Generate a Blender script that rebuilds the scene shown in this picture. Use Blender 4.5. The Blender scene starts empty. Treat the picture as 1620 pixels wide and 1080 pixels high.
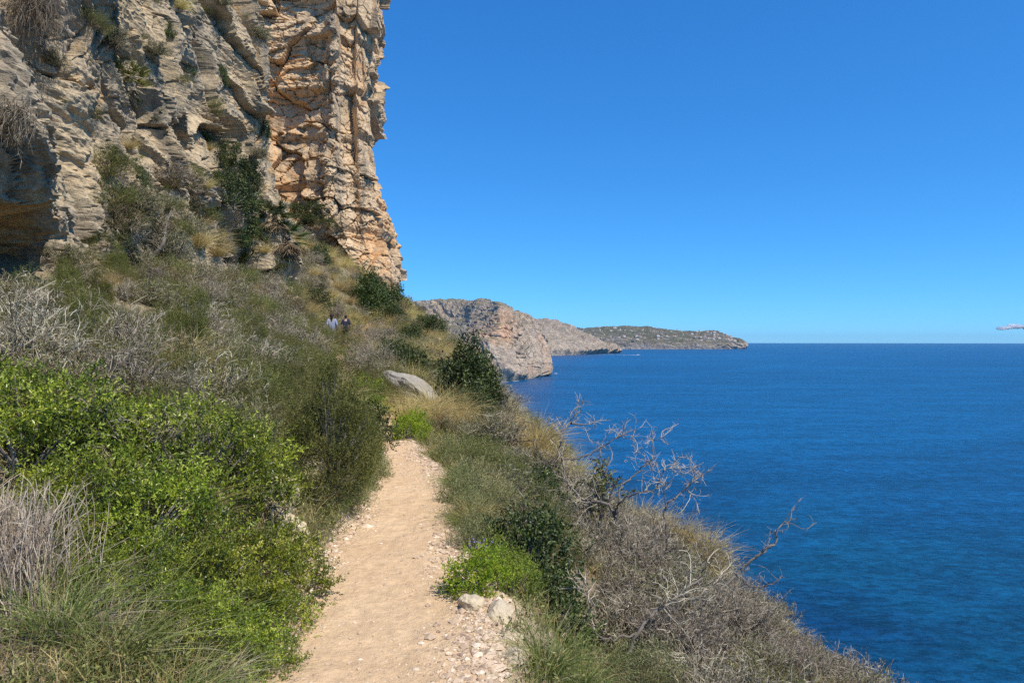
import bpy, math, time
import numpy as np
from mathutils import Vector
R = math.radians
T0 = time.time()
sc = bpy.context.scene
COL = sc.collection
rng = np.random.default_rng(7)

# ------------------------------------------------------------------ camera
F = 1125.0                      # focal length in photo pixels
CAM = np.array([0.0, 0.0, 1.6])
cd = bpy.data.cameras.new('camera'); cam = bpy.data.objects.new('camera', cd); COL.objects.link(cam)
cd.lens = 25.0; cd.sensor_width = 36.0; cd.clip_start = 0.05; cd.clip_end = 400000
cam.location = CAM; cam.rotation_euler = (R(90), 0, 0)
sc.camera = cam

# ------------------------------------------------------------------ light
SUN_EL, SUN_AZ = 55.0, 130.0     # azimuth clockwise from +Y
w = bpy.data.worlds.new('World'); sc.world = w; w.use_nodes = True
nt = w.node_tree; nt.nodes.clear()
sky = nt.nodes.new('ShaderNodeTexSky'); sky.sky_type = 'NISHITA'; sky.sun_disc = False
sky.sun_elevation = R(SUN_EL); sky.sun_rotation = R(SUN_AZ); sky.altitude = 0
sky.air_density = 0.7; sky.dust_density = 0.0; sky.ozone_density = 6.0
sx = nt.nodes.new('ShaderNodeSeparateColor'); cx_ = nt.nodes.new('ShaderNodeCombineColor')
for k_, (pw, ml) in enumerate([(1.0, 0.30), (0.75, 1.07), (0.62, 2.1)]):      # clear deep blue spring sky
    p1 = nt.nodes.new('ShaderNodeMath'); p1.operation = 'POWER'; p1.inputs[1].default_value = pw
    p2 = nt.nodes.new('ShaderNodeMath'); p2.operation = 'MULTIPLY'; p2.inputs[1].default_value = ml
    nt.links.new(sx.outputs[k_], p1.inputs[0]); nt.links.new(p1.outputs[0], p2.inputs[0]); nt.links.new(p2.outputs[0], cx_.inputs[k_])
bg = nt.nodes.new('ShaderNodeBackground'); bg.inputs[1].default_value = 0.128
wo = nt.nodes.new('ShaderNodeOutputWorld')
nt.links.new(sky.outputs[0], sx.inputs[0]); nt.links.new(cx_.outputs[0], bg.inputs[0]); nt.links.new(bg.outputs[0], wo.inputs[0])
sl = bpy.data.lights.new('sun', 'SUN'); sl.energy = 4.2; sl.angle = R(0.5); sl.color = (1.0, 0.93, 0.82)
so = bpy.data.objects.new('sun', sl); COL.objects.link(so)
sd = Vector((math.sin(R(SUN_AZ)) * math.cos(R(SUN_EL)), math.cos(R(SUN_AZ)) * math.cos(R(SUN_EL)), math.sin(R(SUN_EL))))
so.rotation_euler = sd.to_track_quat('Z', 'Y').to_euler(); so.location = (20, -10, 40)
sc.view_settings.view_transform = 'Standard'; sc.view_settings.look = 'None'
sc.view_settings.exposure = 0.36; sc.view_settings.gamma = 1.0
try:
    sc.cycles.max_bounces = 6; sc.cycles.diffuse_bounces = 3; sc.cycles.transmission_bounces = 3
    sc.cycles.glossy_bounces = 2; sc.cycles.transparent_max_bounces = 8
    sc.cycles.use_denoising = False
except Exception: pass

# ------------------------------------------------------------------ noise
def _h(ix, iy, iz, seed):
    h = (ix.astype(np.int64) * 374761393 + iy.astype(np.int64) * 668265263 + iz.astype(np.int64) * 2147483647 + seed * 974711) & 0xffffffff
    h = ((h ^ (h >> 13)) * 1274126177) & 0xffffffff
    h = ((h ^ (h >> 16)) * 2246822519) & 0xffffffff
    return ((h ^ (h >> 15)) & 0xffffff) / float(0xffffff)
def vnoise(x, y, z=None, seed=0):
    x = np.asarray(x, float); y = np.asarray(y, float)
    z = np.zeros_like(x) if z is None else np.asarray(z, float)
    ix, iy, iz = np.floor(x), np.floor(y), np.floor(z)
    fx, fy, fz = x - ix, y - iy, z - iz
    fx = fx * fx * fx * (fx * (fx * 6 - 15) + 10); fy = fy * fy * fy * (fy * (fy * 6 - 15) + 10); fz = fz * fz * (3 - 2 * fz)
    r = 0
    for a in (0, 1):
        for b in (0, 1):
            for c in (0, 1):
                wgt = (fx if a else 1 - fx) * (fy if b else 1 - fy) * (fz if c else 1 - fz)
                r = r + wgt * _h(ix + a, iy + b, iz + c, seed)
    return r * 2 - 1
def fbm(x, y, z=None, oct=4, seed=0, gain=0.5, ridged=False):
    r = 0; amp = 1.0; f = 1.0; tot = 0
    for o in range(oct):
        n = vnoise(x * f + 13.7 * o, y * f - 7.1 * o, None if z is None else z * f + 3.3 * o, seed + o)
        if ridged: n = 1 - 2 * np.abs(n)
        r = r + n * amp; tot += amp; amp *= gain; f *= 2.03
    return r / tot
def voro(x, y, seed=0, jit=0.9):
    ix, iy = np.floor(x), np.floor(y)
    f1 = np.full(x.shape, 9.0); f2 = np.full(x.shape, 9.0); idv = np.zeros(x.shape)
    for a in (-1, 0, 1):
        for b in (-1, 0, 1):
            cx, cy = ix + a, iy + b
            px = cx + 0.5 + (_h(cx, cy, cx * 0, seed) - 0.5) * jit; py = cy + 0.5 + (_h(cx, cy, cx * 0 + 1, seed) - 0.5) * jit
            d = np.hypot(px - x, py - y); v = _h(cx, cy, cx * 0 + 2, seed)
            m = d < f1
            f2 = np.where(m, f1, np.minimum(f2, d)); idv = np.where(m, v, idv); f1 = np.where(m, d, f1)
    return f1, f2, idv
def facet(x, y, seed, A, T):
    """angular blocks: every cell is a flat, randomly tilted and set back facet"""
    ix, iy = np.floor(x), np.floor(y); f1 = np.full(x.shape, 9.0); f2 = np.full(x.shape, 9.0); out = np.zeros(x.shape)
    for a in (-1, 0, 1):
        for b in (-1, 0, 1):
            cx, cy = ix + a, iy + b; o = cx * 0
            dx = x - (cx + 0.5 + (_h(cx, cy, o, seed) - 0.5) * .95); dy = y - (cy + 0.5 + (_h(cx, cy, o + 1, seed) - 0.5) * .95)
            d = np.abs(dx) * .55 + np.abs(dy) * .55 + np.hypot(dx, dy) * .5
            v = (_h(cx, cy, o + 2, seed) - .5) * A + dx * (_h(cx, cy, o + 3, seed) - .5) * T + dy * (_h(cx, cy, o + 4, seed) - .62) * T
            m = d < f1; f2 = np.where(m, f1, np.minimum(f2, d)); out = np.where(m, v, out); f1 = np.where(m, d, f1)
    return out, f2 - f1
def sstep(a, b, x): t = np.clip((x - a) / (b - a), 0, 1); return t * t * (3 - 2 * t)
def gauss(x, c, s): return np.exp(-((x - c) / s) ** 2)

# ------------------------------------------------------------------ materials
MATS = {}
def new_mat(name):
    m = bpy.data.materials.new(name); m.use_nodes = True; n = m.node_tree; n.nodes.clear()
    out = n.nodes.new('ShaderNodeOutputMaterial'); MATS[name] = m
    return m, n, out
class NB:
    def __init__(s, n): s.n = n
    def add(s, t, **k):
        o = s.n.nodes.new(t)
        for a, b in k.items(): setattr(o, a, b)
        return o
    def link(s, a, b): s.n.links.new(a, b)
    def val(s, node, name, v):
        if isinstance(v, bpy.types.NodeSocket): s.link(v, node.inputs[name])
        else: node.inputs[name].default_value = v
    def coord(s, kind='Object', scale=(1, 1, 1), rot=(0, 0, 0)):
        c = s.add('ShaderNodeTexCoord'); m = s.add('ShaderNodeMapping'); m.inputs['Scale'].default_value = scale; m.inputs['Rotation'].default_value = rot
        s.link(c.outputs[kind], m.inputs[0]); return m.outputs[0]
    def noise(s, vec, scale, detail=4, rough=0.55, dist=0.0):
        t = s.add('ShaderNodeTexNoise'); t.inputs['Scale'].default_value = scale; t.inputs['Detail'].default_value = detail
        t.inputs['Roughness'].default_value = rough; t.inputs['Distortion'].default_value = dist
        s.link(vec, t.inputs['Vector']); return t.outputs[0]
    def ramp(s, fac, stops):
        r = s.add('ShaderNodeValToRGB'); e = r.color_ramp.elements
        while len(e) < len(stops): e.new(0.5)
        for k, (p, c) in enumerate(stops):
            e[k].position = p; e[k].color = (c, c, c, 1) if isinstance(c, (int, float)) else (c[0], c[1], c[2], 1)
        s.link(fac, r.inputs[0]); return r.outputs[0]
    def mix(s, fac, a, b, mode='MIX'):
        m = s.add('ShaderNodeMix', data_type='RGBA', blend_type=mode)
        for sock, v in ((m.inputs[0], fac), (m.inputs[6], a), (m.inputs[7], b)):
            if isinstance(v, bpy.types.NodeSocket): s.link(v, sock)
            elif isinstance(v, (int, float)): sock.default_value = v
            else: sock.default_value = (v[0], v[1], v[2], 1)
        return m.outputs[2]
    def math(s, op, a, b=None, c=None):
        m = s.add('ShaderNodeMath', operation=op)
        for i, v in enumerate((a, b, c)):
            if v is None: continue
            if isinstance(v, bpy.types.NodeSocket): s.link(v, m.inputs[i])
            else: m.inputs[i].default_value = v
        return m.outputs[0]
    def attr(s, name): a = s.add('ShaderNodeAttribute'); a.attribute_name = name; return a.outputs['Fac']
    def bump(s, h, strength=0.6, dist=0.05, normal=None):
        b = s.add('ShaderNodeBump'); b.inputs['Strength'].default_value = strength; b.inputs['Distance'].default_value = dist
        s.link(h, b.inputs['Height'])
        if normal is not None: s.link(normal, b.inputs['Normal'])
        return b.outputs[0]
    def bsdf(s, col, rough=0.9, normal=None, spec=0.3):
        b = s.add('ShaderNodeBsdfPrincipled'); s.val(b, 'Base Color', col if isinstance(col, bpy.types.NodeSocket) else (*col, 1))
        s.val(b, 'Roughness', rough); b.inputs['Specular IOR Level'].default_value = spec
        if normal is not None: s.link(normal, b.inputs['Normal'])
        return b.outputs[0]

def plain(name, col, rough=0.8, spec=0.3):
    m, n, out = new_mat(name); b = NB(n); b.link(b.bsdf(col, rough, spec=spec), out.inputs[0]); return m

def leaf_mat(name, stops, trans=0.28, rough=0.5, spec=0.4, vary=0.18):
    """leaf colour from the per-leaf 'tint' attribute and a per-plant random shift"""
    m, n, out = new_mat(name); b = NB(n)
    col = b.ramp(b.attr('tint'), stops)
    oi = b.add('ShaderNodeObjectInfo'); h = b.add('ShaderNodeHueSaturation')
    b.link(b.math('MULTIPLY_ADD', oi.outputs['Random'], 0.03, 0.485), h.inputs['Hue'])
    b.link(b.math('MULTIPLY_ADD', oi.outputs['Random'], vary * 2, 1 - vary), h.inputs['Value'])
    h.inputs['Saturation'].default_value = 1.0; b.link(col, h.inputs['Color'])
    p = b.bsdf(h.outputs[0], rough, spec=spec)
    if trans > 0:
        t = b.add('ShaderNodeBsdfTranslucent'); b.link(h.outputs[0], t.inputs[0]); mx = b.add('ShaderNodeMixShader'); mx.inputs[0].default_value = trans
        b.link(p, mx.inputs[1]); b.link(t.outputs[0], mx.inputs[2]); b.link(mx.outputs[0], out.inputs[0])
    else: b.link(p, out.inputs[0])
    return m

M_lentisk = leaf_mat('lentisk_leaf', [(0, (0.05, 0.07, 0.010)), (0.4, (0.18, 0.235, 0.02)), (0.8, (0.40, 0.455, 0.035)), (1, (0.60, 0.53, 0.14))], 0.24, 0.38, 0.5)
M_dark = leaf_mat('dark_leaf', [(0, (0.03, 0.045, 0.012)), (0.6, (0.08, 0.11, 0.025)), (1, (0.19, 0.23, 0.06))], 0.2, 0.45, 0.45)
M_olive = leaf_mat('olive_leaf', [(0, (0.06, 0.075, 0.015)), (0.6, (0.18, 0.19, 0.04)), (1, (0.32, 0.29, 0.09))], 0.25, 0.6, 0.3)
M_scrub = leaf_mat('scrub_leaf', [(0, (0.08, 0.085, 0.025)), (0.5, (0.18, 0.19, 0.055)), (0.85, (0.30, 0.30, 0.09)), (1, (0.42, 0.36, 0.17))], 0.22, 0.65, 0.25)
M_silver = leaf_mat('silver_leaf', [(0, (0.09, 0.10, 0.035)), (0.5, (0.24, 0.26, 0.10)), (1, (0.54, 0.50, 0.27))], 0.2, 0.7, 0.2)
M_lime = leaf_mat('lime_leaf', [(0, (0.12, 0.20, 0.015)), (0.5, (0.30, 0.40, 0.025)), (1, (0.55, 0.58, 0.05))], 0.35, 0.5, 0.3)
M_dry = leaf_mat('dry_grass', [(0, (0.30, 0.23, 0.08)), (0.5, (0.56, 0.43, 0.16)), (1, (0.78, 0.64, 0.30))], 0.25, 0.6, 0.3)
M_grass = leaf_mat('green_grass', [(0, (0.08, 0.12, 0.02)), (0.6, (0.21, 0.26, 0.06)), (1, (0.42, 0.40, 0.16))], 0.3, 0.5, 0.3)
M_twig = leaf_mat('grey_twig', [(0, (0.09, 0.072, 0.045)), (0.5, (0.265, 0.222, 0.155)), (1, (0.60, 0.53, 0.41))], 0.0, 0.85, 0.15)
M_twigbr = leaf_mat('brown_twig', [(0, (0.10, 0.065, 0.04)), (0.5, (0.24, 0.17, 0.11)), (1, (0.40, 0.30, 0.20))], 0.0, 0.85, 0.15)
M_pale = leaf_mat('pale_twig', [(0, (0.22, 0.17, 0.115)), (0.5, (0.37, 0.30, 0.22)), (1, (0.62, 0.53, 0.40))], 0.0, 0.8, 0.15, 0.05)
M_bark = leaf_mat('bark', [(0, (0.13, 0.105, 0.085)), (0.5, (0.22, 0.19, 0.16)), (1, (0.42, 0.385, 0.34))], 0.0, 0.85, 0.2, 0.1)
M_flower = plain('violet_flower', (0.30, 0.27, 0.48), 0.7)

def rock_mat(name, grey, grey2, tan, orange, bias, bscale=1.0, streak=True):
    m, n, out = new_mat(name); b = NB(n)
    v = b.coord()
    big = b.noise(v, 0.35 * bscale, 5, 0.6); mid = b.noise(v, 1.7 * bscale, 6, 0.65, 0.3); fine = b.noise(v, 9.0 * bscale, 6, 0.7)
    spk = b.noise(v, 34 * bscale, 4, 0.7)
    base = b.mix(b.ramp(mid, [(0.35, 0.0), (0.65, 1.0)]), grey, grey2)
    base = b.mix(b.math('MULTIPLY', b.ramp(big, [(0.42, 0.0), (0.6, 1.0)]), 0.55), base, tan)
    om = b.math('ADD', b.attr('orange'), b.math('MULTIPLY_ADD', mid, 1.6, -0.8 + bias))
    base = b.mix(b.ramp(om, [(0.35, 0.0), (0.75, 1.0)]), base, orange)
    if streak:   # dark lichen and water stains running down the face
        st = b.noise(b.coord(scale=(1.0, 1.0, 0.12)), 1.6 * bscale, 5, 0.7)
        base = b.mix(b.math('MULTIPLY', b.ramp(st, [(0.50, 0.0), (0.62, 1.0)]), 0.6), base, (0.15, 0.135, 0.11), 'MIX')
    dots = b.ramp(fine, [(0.30, 0.55), (0.5, 1.0), (0.7, 1.18)])
    base = b.mix(0.75, base, dots, 'MULTIPLY')
    base = b.mix(b.math('MULTIPLY', b.ramp(spk, [(0.60, 0.0), (0.72, 1.0)]), 0.35), base, (0.62, 0.58, 0.5))
    hgt = b.math('ADD', b.math('MULTIPLY', mid, 0.5), b.math('ADD', b.math('MULTIPLY', fine, 0.35), b.math('MULTIPLY', spk, 0.12)))
    nrm = b.bump(hgt, 0.9, 0.16 / bscale)
    b.link(b.bsdf(base, 0.92, nrm, 0.15), out.inputs[0]); return m
M_rockG = rock_mat('grey_limestone', (0.53, 0.43, 0.29), (0.34, 0.28, 0.20), (0.66, 0.49, 0.28), (0.74, 0.44, 0.17), -0.16)
M_rockO = rock_mat('orange_limestone', (0.66, 0.49, 0.31), (0.50, 0.37, 0.235), (0.74, 0.54, 0.32), (0.70, 0.42, 0.20), 0.0, 0.55)
M_stone = rock_mat('loose_stone', (0.66, 0.54, 0.37), (0.50, 0.41, 0.29), (0.70, 0.56, 0.34), (0.62, 0.40, 0.20), -0.22, 3.0, False)
M_slab = rock_mat('grey_slab', (0.40, 0.36, 0.30), (0.29, 0.265, 0.225), (0.44, 0.37, 0.27), (0.45, 0.36, 0.26), -0.5, 1.6, False)

def ground_mats():
    m, n, out = new_mat('trodden_earth'); b = NB(n); v = b.coord()
    a = b.noise(v, 1.3, 5, 0.6); c = b.noise(v, 14, 6, 0.7); d = b.noise(v, 70, 4, 0.75)
    col = b.mix(b.ramp(a, [(0.3, 0.0), (0.7, 1.0)]), (0.63, 0.43, 0.245), (0.73, 0.52, 0.31))
    col = b.mix(0.8, col, b.ramp(c, [(0.3, 0.74), (0.7, 1.14)]), 'MULTIPLY')
    f5 = b.noise(v, 5.0, 5, 0.65, 0.5); col = b.mix(b.math('MULTIPLY', b.ramp(f5, [(0.50, 0.0), (0.66, 1.0)]), 0.30), col, (0.50, 0.35, 0.21))
    col = b.mix(b.math('MULTIPLY', b.ramp(d, [(0.62, 0.0), (0.70, 1.0)]), 0.55), col, (0.36, 0.24, 0.15))
    vo = b.add('ShaderNodeTexVoronoi'); vo.inputs['Scale'].default_value = 38; b.link(v, vo.inputs['Vector'])
    peb = b.ramp(vo.outputs['Distance'], [(0.10, 1.0), (0.42, 0.0)])
    msk = b.math('MULTIPLY', peb, b.math('MULTIPLY', b.attr('edge'), b.ramp(c, [(0.4, 0.0), (0.55, 1.0)])))
    col = b.mix(b.math('MULTIPLY', msk, 0.6), col, (0.72, 0.60, 0.43))
    h = b.math('ADD', b.math('MULTIPLY', c, 0.6), b.math('ADD', b.math('MULTIPLY', d, 0.25), b.math('ADD', b.math('MULTIPLY', msk, 0.5), b.math('MULTIPLY', f5, 0.9))))
    b.link(b.bsdf(col, 0.95, b.bump(h, 1.0, 0.03), 0.1), out.inputs[0])
    m2, n, out = new_mat('dry_soil'); b = NB(n); v = b.coord()
    a = b.noise(v, 0.8, 5, 0.6); c = b.noise(v, 7, 6, 0.7); d = b.noise(v, 40, 5, 0.75)
    col = b.mix(b.ramp(a, [(0.35, 0.0), (0.65, 1.0)]), (0.22, 0.175, 0.115), (0.33, 0.26, 0.165))
    col = b.mix(b.math('MULTIPLY', b.ramp(c, [(0.45, 0.0), (0.6, 1.0)]), 0.6), col, (0.20, 0.175, 0.11))
    col = b.mix(0.8, col, b.ramp(d, [(0.3, 0.6), (0.7, 1.3)]), 'MULTIPLY')
    col = b.mix(b.attr('edge'), col, b.mix(b.ramp(d, [(0.4, 0.0), (0.6, 1.0)]), (0.50, 0.37, 0.235), (0.64, 0.50, 0.33)))
    h = b.math('ADD', b.math('MULTIPLY', c, 0.7), b.math('MULTIPLY', d, 0.3))
    b.link(b.bsdf(col, 0.95, b.bump(h, 1.0, 0.05), 0.1), out.inputs[0])
    return m, m2
M_path, M_soil = ground_mats()

def far_mat(name, sc_, rock1, rock2, orange, green, gbias):
    m, n, out = new_mat(name); b = NB(n); v = b.coord(scale=(sc_, sc_, sc_))
    a = b.noise(v, 0.006, 6, 0.65); c = b.noise(v, 0.03, 7, 0.7); d = b.noise(v, 0.11, 5, 0.75)
    rock = b.mix(b.ramp(c, [(0.35, 0.0), (0.65, 1.0)]), rock1, rock2)
    rock = b.mix(b.ramp(b.math('ADD', a, b.math('MULTIPLY', b.attr('orange'), 0.5)), [(0.55, 0.0), (0.72, 1.0)]), rock, orange)
    rock = b.mix(0.8, rock, b.ramp(d, [(0.35, 0.45), (0.62, 1.3)]), 'MULTIPLY')
    g = b.add('ShaderNodeNewGeometry'); sp = b.add('ShaderNodeSeparateXYZ'); b.link(g.outputs['True Normal'], sp.inputs[0])
    nz = b.math('ABSOLUTE', sp.outputs[2])
    gm = b.ramp(b.math('ADD', nz, b.math('MULTIPLY_ADD', d, 0.9, -0.45 + gbias)), [(0.52, 0.0), (0.68, 1.0)])
    gr = b.mix(b.ramp(d, [(0.4, 0.0), (0.6, 1.0)]), green, (0.20, 0.18, 0.11))
    col = b.mix(gm, rock, gr)
    b.link(b.bsdf(col, 0.95, b.bump(b.math('ADD', c, b.math('MULTIPLY', d, 0.6)), 1.0, 10.0 / sc_), 0.1), out.inputs[0]); return m
M_h1 = far_mat('headland_rock', 1.0, (0.60, 0.48, 0.365), (0.37, 0.30, 0.24), (0.70, 0.43, 0.27), (0.10, 0.11, 0.055), -0.22)
M_h2 = far_mat('ridge_rock', 0.5, (0.54, 0.44, 0.34), (0.38, 0.315, 0.25), (0.42, 0.29, 0.2), (0.12, 0.125, 0.07), -0.32)
M_h3 = far_mat('cape_rock', 0.35, (0.50, 0.42, 0.34), (0.34, 0.29, 0.24), (0.44, 0.33, 0.24), (0.06, 0.075, 0.05), -0.12)

def water():
    m, n, out = new_mat('sea_water'); b = NB(n)
    v = b.coord(); vr = b.coord(scale=(0.50, 1.0, 1.0), rot=(0, 0, R(-12)))
    w1 = b.noise(vr, 0.42, 4, 0.7, 0.4); w2 = b.noise(vr, 1.3, 4, 0.65, 0.3); w3 = b.noise(b.coord(scale=(0.4, 1, 1)), 0.012, 4, 0.6)
    w4 = b.noise(b.coord(scale=(0.25, 1, 1)), 0.06, 3, 0.6)
    cur = b.noise(b.coord(scale=(0.35, 1, 1)), 0.0035, 4, 0.6, 1.0)
    cd_ = b.add('ShaderNodeSeparateXYZ'); b.link(v, cd_.inputs[0])
    dist = b.math('SQRT', b.math('ADD', b.math('POWER', cd_.outputs[0], 2.0), b.math('POWER', cd_.outputs[1], 2.0)))
    # open water is bluer, the shallow shelf by the coast greener
    shal = b.ramp(b.math('MULTIPLY', dist, 1 / 420.0), [(0.25, 1.0), (0.85, 0.0)])
    deep = b.mix(b.ramp(cur, [(0.4, 0.0), (0.62, 1.0)]), (0.0015, 0.046, 0.124), (0.0015, 0.061, 0.158))
    shl = b.mix(b.ramp(b.noise(v, 0.013, 4, 0.6), [(0.42, 0.0), (0.62, 1.0)]), (0.002, 0.024, 0.070), (0.002, 0.044, 0.082))
    col = b.mix(shal, deep, shl)
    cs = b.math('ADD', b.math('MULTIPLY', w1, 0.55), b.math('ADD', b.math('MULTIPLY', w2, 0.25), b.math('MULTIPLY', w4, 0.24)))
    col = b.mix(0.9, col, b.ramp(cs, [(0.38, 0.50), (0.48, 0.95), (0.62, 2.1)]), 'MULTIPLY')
    h = b.math('ADD', b.math('MULTIPLY', w1, 1.0), b.math('ADD', b.math('MULTIPLY', w2, 0.35), b.math('MULTIPLY', w3, 3.0)))
    nrm = b.bump(h, 0.8, 0.9)
    bs = b.add('ShaderNodeBsdfPrincipled'); b.link(col, bs.inputs['Base Color']); bs.inputs['Roughness'].default_value = 0.32
    bs.inputs['IOR'].default_value = 1.33; bs.inputs['Specular IOR Level'].default_value = 0.16; b.link(nrm, bs.inputs['Normal'])
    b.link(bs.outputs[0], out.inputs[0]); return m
M_sea = water()
M_foam = plain('sea_foam', (0.8, 0.85, 0.9), 0.9)
M_white = plain('white_wall', (0.62, 0.59, 0.54), 0.8)
M_tile = plain('clay_tile', (0.42, 0.22, 0.14), 0.8)
m_, n_c, o_c = new_mat('cloud_white'); b_c = NB(n_c); d_c = b_c.add('ShaderNodeBsdfDiffuse'); d_c.inputs[0].default_value = (.95, .95, .96, 1); t_c = b_c.add('ShaderNodeBsdfTranslucent'); t_c.inputs[0].default_value = (.95, .95, .96, 1)
x_c = b_c.add('ShaderNodeMixShader'); x_c.inputs[0].default_value = .5; b_c.link(d_c.outputs[0], x_c.inputs[1]); b_c.link(t_c.outputs[0], x_c.inputs[2]); b_c.link(x_c.outputs[0], o_c.inputs[0]); M_cloud = m_

# ------------------------------------------------------------------ mesh helpers
def mk(name, V, Q, mat, attrs=None, smooth=False, parent=None, mats=None, midx=None):
    """V (n,3) float, Q list of arrays (m,3)/(m,4)"""
    if isinstance(Q, np.ndarray): Q = [Q]
    me = bpy.data.meshes.new(name)
    me.vertices.add(len(V)); me.vertices.foreach_set('co', np.asarray(V, np.float32).ravel())
    idx = np.concatenate([q.ravel() for q in Q]).astype(np.int32)
    tot = np.concatenate([np.full(len(q), q.shape[1]) for q in Q]).astype(np.int32)
    st = np.concatenate([[0], np.cumsum(tot)[:-1]]).astype(np.int32)
    me.loops.add(len(idx)); me.loops.foreach_set('vertex_index', idx)
    me.polygons.add(len(tot)); me.polygons.foreach_set('loop_start', st); me.polygons.foreach_set('loop_total', tot)
    for m_ in (mats or [mat]): me.materials.append(m_)
    if midx is not None: me.polygons.foreach_set('material_index', np.asarray(midx, np.int32))
    me.polygons.foreach_set('use_smooth', np.full(len(tot), smooth))
    for k, a in (attrs or {}).items():
        at = me.attributes.new(k, 'FLOAT', 'POINT'); at.data.foreach_set('value', np.asarray(a, np.float32))
    me.update(); me.validate(clean_customdata=False) if False else None
    o = bpy.data.objects.new(name, me); COL.objects.link(o)
    if parent is not None: o.parent = parent
    return o
def tag(o, label=None, cat=None, group=None, kind=None):
    if label: o['label'] = label
    if cat: o['category'] = cat
    if group: o['group'] = group
    if kind: o['kind'] = kind
    return o
def grid_quads(nr, nc):
    i = np.arange(nr - 1)[:, None] * nc + np.arange(nc - 1)[None, :]
    return np.stack([i, i + 1, i + nc + 1, i + nc], -1).reshape(-1, 4)
def norm(v): return v / np.maximum(np.linalg.norm(v, axis=-1, keepdims=True), 1e-9)
def px(u, v, y): return np.array([(u - 810) / F * y, y, 1.6 - (v - 540) / F * y])

class Geo:
    """collects vertices, faces and a tint per vertex"""
    def __init__(s): s.V = []; s.Q = []; s.T = []; s.n = 0
    def add(s, V, Q, tint):
        V = np.asarray(V, float).reshape(-1, 3); s.V.append(V); s.Q.append(np.asarray(Q) + s.n)
        s.T.append(np.broadcast_to(tint, (len(V),)) if np.ndim(tint) < 1 else np.asarray(tint).ravel()); s.n += len(V)
    def get(s): return np.concatenate(s.V), s.Q, np.concatenate(s.T)
    def make(s, name, mat, parent=None, smooth=False):
        V, Q, T = s.get(); return mk(name, V, Q, mat, {'tint': T}, smooth, parent)

def strands(start, d, length, K, curl, grav, r, zig=0.0):
    S = len(start); P = np.zeros((S, K + 1, 3)); P[:, 0] = start; d = norm(np.array(d, float)); length = np.broadcast_to(length, (S,))
    c = r.normal(size=(S, 3)) * curl
    for k in range(K):
        P[:, k + 1] = P[:, k] + d * (length / K)[:, None]
        d = norm(d + c / K + r.normal(size=(S, 3)) * (zig) + np.array([0, 0, grav / K]))
    return P
def sub(P, n, t0, t1, spread, r, up=0.0):
    S, K1, _ = P.shape; i = r.integers(0, S, n); t = r.uniform(t0, t1, n) * (K1 - 1); k = np.minimum(t.astype(int), K1 - 2); f = (t - k)[:, None]
    p = P[i, k] * (1 - f) + P[i, k + 1] * f; tan = norm(P[i, k + 1] - P[i, k])
    d = norm(tan + r.normal(size=(n, 3)) * spread + np.array([0, 0, up]))
    return p, d, t / (K1 - 1), i
def tubes(g, P, r0, r1, tint, sides=3):
    S, K1, _ = P.shape; tan = norm(np.gradient(P, axis=1)); ref = np.array([0.31, 0.77, 0.55])
    a = norm(np.cross(tan, ref)); b_ = np.cross(tan, a); t = np.linspace(0, 1, K1)[None, :]
    r0 = np.broadcast_to(r0, (S,))[:, None]; r1 = np.broadcast_to(r1, (S,))[:, None]; rad = (r0 * (1 - t) + r1 * t)[..., None]
    ring = [P + rad * (math.cos(q) * a + math.sin(q) * b_) for q in np.arange(sides) * 2 * math.pi / sides]
    V = np.stack(ring, 2)                                   # S,K1,sides,3
    base = (np.arange(S) * K1 * sides)[:, None, None] + (np.arange(K1 - 1) * sides)[None, :, None]
    j = np.arange(sides)[None, None, :]; j2 = (j + 1) % sides
    Q = np.stack([base + j, base + j2, base + sides + j2, base + sides + j], -1).reshape(-1, 4)
    tt = np.broadcast_to(np.broadcast_to(tint, (S,))[:, None, None], (S, K1, sides)).ravel()
    g.add(V.reshape(-1, 3), Q, tt)
def blades(g, P, w0, tint, r, tipw=0.1):
    S, K1, _ = P.shape; tan = norm(np.gradient(P, axis=1)); side = norm(np.cross(tan, r.normal(size=(S, 1, 3))))
    t = np.linspace(0, 1, K1)[None, :, None]; w = np.broadcast_to(w0, (S,))[:, None, None] * ((1 - t) * (1 - tipw) + tipw) * 0.5
    V = np.stack([P - side * w, P + side * w], 2)
    base = (np.arange(S) * K1 * 2)[:, None] + (np.arange(K1 - 1) * 2)[None, :]
    Q = np.stack([base, base + 1, base + 3, base + 2], -1).reshape(-1, 4)
    g.add(V.reshape(-1, 3), Q, np.broadcast_to(np.broadcast_to(tint, (S,))[:, None, None], (S, K1, 2)).ravel())
def leaves(g, c, d, L, W, tint, r):
    n = len(c); d = norm(d); s = norm(np.cross(d, r.normal(size=(n, 3)))); L = np.broadcast_to(L, (n,))[:, None]; W = np.broadcast_to(W, (n,))[:, None]
    nn = np.cross(d, s)
    V = np.stack([c, c + d * L * 0.45 + s * W * 0.5 + nn * L * 0.06, c + d * L, c + d * L * 0.45 - s * W * 0.5 + nn * L * 0.06], 1)
    g.add(V.reshape(-1, 3), np.arange(4 * n).reshape(n, 4), np.repeat(np.broadcast_to(tint, (n,)), 4))

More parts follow.
